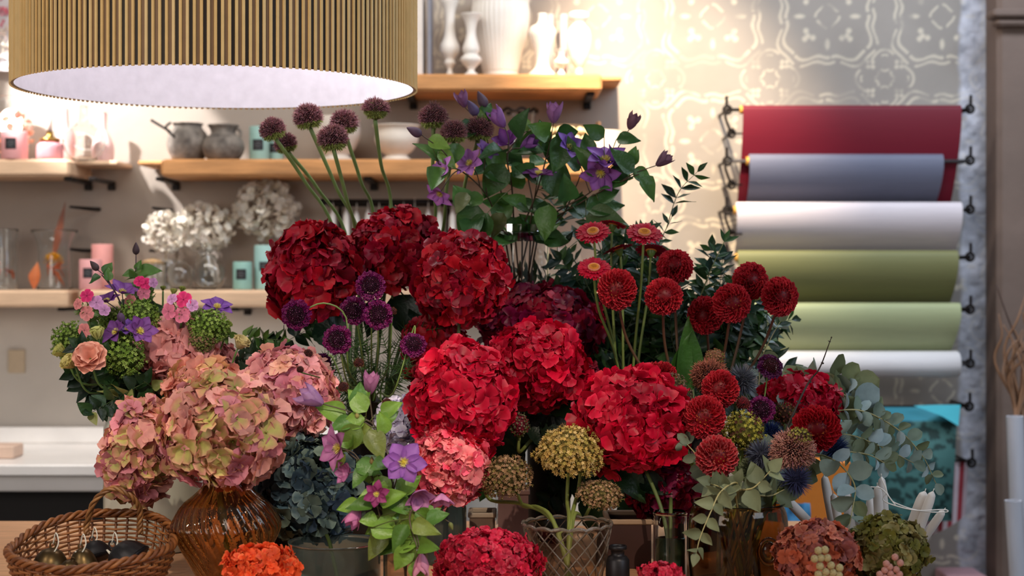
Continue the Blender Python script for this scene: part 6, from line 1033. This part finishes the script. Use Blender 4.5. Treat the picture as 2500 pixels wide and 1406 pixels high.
T = nrm(np.gradient(hc, axis=0)); U = nrm(np.cross(T, [0, 1, 0])); W = np.cross(T, U)
for s_ in range(3): w_ = np.linspace(0, 34, len(hc))+s_*2*PI/3; tube(m, hc+U*(.003*np.cos(w_))[:, None]+W*(.003*np.sin(w_))[:, None], .0029, C(*[(140, 94, 54), (118, 78, 44), (152, 106, 62)][s_]), seg=7)
m.build('handle', 'wicker', bt)
def bell(px, py, d, R, H, label, mt, ax=(0, 0, 1), ridge=0, string=True):
    c = np.array(P(px, py, d)); k = d/F; R *= k; H *= k; A = nrm(ax); Q = frame(A); t = thing('metal_bell', label, 'bell', c, 'bells in the wicker basket'); m = MB()
    lathe(m, shell([(R*1.05, 0), (R, H*.1), (R*.85, H*.5), (R*.55, H*.85), (R*.16, H), (.001, H*1.02)][:-1]+[(R*.12, H*1.01)], .002), (0, 0, 0), seg=48, sub=4, rib=ridge, amp=.06 if ridge else 0); m.v[-1] = c+m.v[-1]@Q; m.build('body', mt, t)
    m = MB(); th = np.linspace(0, 2*PI, 14); tube(m, [c+(np.array([math.cos(a)*R*.16, 0, H+R*.15+math.sin(a)*R*.18]))@Q for a in th], R*.05, seg=6, cap=False); m.build('loop', mt, t)
    if string:
        m = MB(); top = c+A*(H+R*.2); tube(m, bez([top, top+[.006, -.004, .02], top+[.012, -.01, .004], top+[.004, -.014, -.012], top+[-.006, -.01, -.008], top+[.008, -.018, -.022]], 24), .0011, C(206, 200, 186), seg=6); m.build('string', 'attr', t)
MT['blackmetal'] = mat('dark_metal', (38, 36, 38), 0.42, metal=.6, noise=(40, .3)); MT['oldbrass'] = mat('old_brass', (84, 66, 40), 0.35, metal=.85, noise=(30, .4))
bell(322, 1376, 2.74, 52, 60, 'large ridged black bell lying at the right in the basket', 'blackmetal', (-.5, .1, .45), ridge=30); bell(205, 1384, 2.74, 34, 46, 'rounded brass bell in the middle of the basket', 'oldbrass', (-.2, .1, 1)); bell(122, 1388, 2.74, 44, 50, 'dark brass bell at the left in the basket', 'oldbrass', (.1, .1, 1)); bell(238, 1362, 2.82, 38, 44, 'dark bell with a looped white string behind the brass one', 'blackmetal', (-.3, .3, .7)); bell(166, 1402, 2.70, 28, 38, 'small brass bell near the front of the basket', 'oldbrass', (.3, -.2, .8), string=False)
# ------------------------------------------------------------------ white dip candles
dc = 'white dip candles'
def dip(a, b, r, label, d0, d1, group=dc):
    A, B = np.array(P(*a, d0)), np.array(P(*b, d1)); t = thing('dip_candle', label, 'candle', B, group); m = MB(); k = 2.95/F; D = B-A
    mid = [A, A+D*.06, A+D*.2, A+D*.5, B]; tube(m, bez(mid, 20), [r*k*.18, r*k*.75, r*k*.95, r*k, r*k, r*k*.95], seg=16); m.build('wax', 'wax', t); m = MB(); tube(m, [A, A-D/np.linalg.norm(D)*.006], .0009, C(236, 232, 222), seg=5); m.build('wick', 'attr', t)
dip((1918, 1216), (2010, 1312), 12, 'white dip candle lying at a slant beside the brown jar', 2.93, 2.96)
dip((2012, 1160), (2046, 1345), 12, 'white dip candle standing behind the eucalyptus, tallest of the left group', 3.02, 3.0)
dip((2034, 1205), (2062, 1350), 11, 'white dip candle in the left group, right of the tallest', 2.98, 2.98); dip((2060, 1180), (2088, 1350), 12, 'white dip candle behind the hanging eucalyptus leaf', 3.03, 3.0)
dip((2124, 1212), (2128, 1350), 11, 'short white dip candle left of the paired upright ones', 3.0, 2.98); dip((2142, 1186), (2150, 1350), 12, 'white dip candle with string, left of the upright pair', 2.96, 2.97); dip((2152, 1164), (2168, 1350), 11, 'tallest upright white dip candle, at the start of the string', 2.985, 3.0)
dip((2258, 1200), (2196, 1372), 15, 'thick leaning white dip candle at the right', 2.95, 2.99); dip((2278, 1200), (2214, 1372), 12, 'leaning white dip candle just right of the thick one', 2.93, 2.97); dip((2304, 1246), (2205, 1385), 11, 'outermost white dip candle leaning furthest right', 2.93, 3.0)
m = MB(); pts = [P(2152, 1164, 2.955), P(2172, 1215, 2.93), P(2196, 1232, 2.92), P(2250, 1248, 2.91), P(2309, 1250, 2.91), P(2305, 1244, 2.91), P(2240, 1246, 2.90), P(2185, 1234, 2.91), P(2156, 1220, 2.93), P(2165, 1200, 2.93), P(2152, 1166, 2.95)]
tube(m, bez(pts, 80), .0011, C(238, 232, 224), seg=6); tube(m, bez([P(2100, 1188, 2.95), P(2142, 1190, 2.94), P(2160, 1200, 2.93), P(2186, 1233, 2.92)], 20), .0011, C(238, 232, 224), seg=6); tag(m.build('wick_string', 'attr', origin=pts[0]), 'white wick string looping from the upright candles to the leaning ones', 'string')
# ------------------------------------------------------------------ small things between the vases
def crate(px0, px1, py0, d, label, col, rimc, name='wooden_box', dep=.12):
    a, b = P(px0, 0, d).x, P(px1, 0, d).x; z1 = P(0, py0, d).z; t = thing(name, label, 'box', ((a+b)/2, d+dep/2, TZ), 'small boxes between the vases'); m = MB()
    w_ = .006; box(m, (a, d, TZ+.0008), (b, d+w_, z1-.01)); box(m, (a, d+dep-w_, TZ+.0008), (b, d+dep, z1-.01)); box(m, (a, d+w_, TZ+.0008), (a+w_, d+dep-w_, z1-.01)); box(m, (b-w_, d+w_, TZ+.0008), (b, d+dep-w_, z1-.01)); box(m, (a+w_, d+w_, TZ+.0008), (b-w_, d+dep-w_, TZ+.006)); m.c = [np.tile(C(*col), (len(v), 1)) for v in m.v]; m.build('body', 'attr', t, smooth=False)
    m = MB(); box(m, (a-.003, d-.003, z1-.0098), (b+.003, d+w_, z1), bev=.002); box(m, (a-.003, d+dep-w_, z1-.0098), (b+.003, d+dep+.003, z1), bev=.002); box(m, (a-.003, d+w_, z1-.0098), (a+w_, d+dep-w_, z1), bev=.002); box(m, (b-w_, d+w_, z1-.0098), (b+.003, d+dep-w_, z1), bev=.002); m.c = [np.tile(C(*rimc), (len(v), 1)) for v in m.v]; m.build('rim', 'attr', t, smooth=False)
crate(1484, 1590, 1268, 3.02, 'dark brown wooden box with a pale rim right of the crystal vase', (62, 34, 28), (170, 140, 112))
crate(1216, 1290, 1196, 3.12, 'mauve brown cardboard box behind the tan stonecrop head', (112, 82, 78), (120, 90, 84), 'cardboard_box', .08)
crate(1146, 1208, 1252, 3.15, 'pale wooden box between the grey cylinder and the cardboard box', (120, 96, 82), (190, 170, 150), 'wooden_box', .07)
vessel('inkpot', 1508, 2.80, 'dark_bottle', 'small black glass bottle right of the crystal vase', 'bottle', [(.018, .85), (.02, .855), (.02, .905), (.012, .912), (.012, .921), (.0155, .923), (.0155, .929)], 'blackmetal', .01, .93, .01, sub=2, thick=.002)
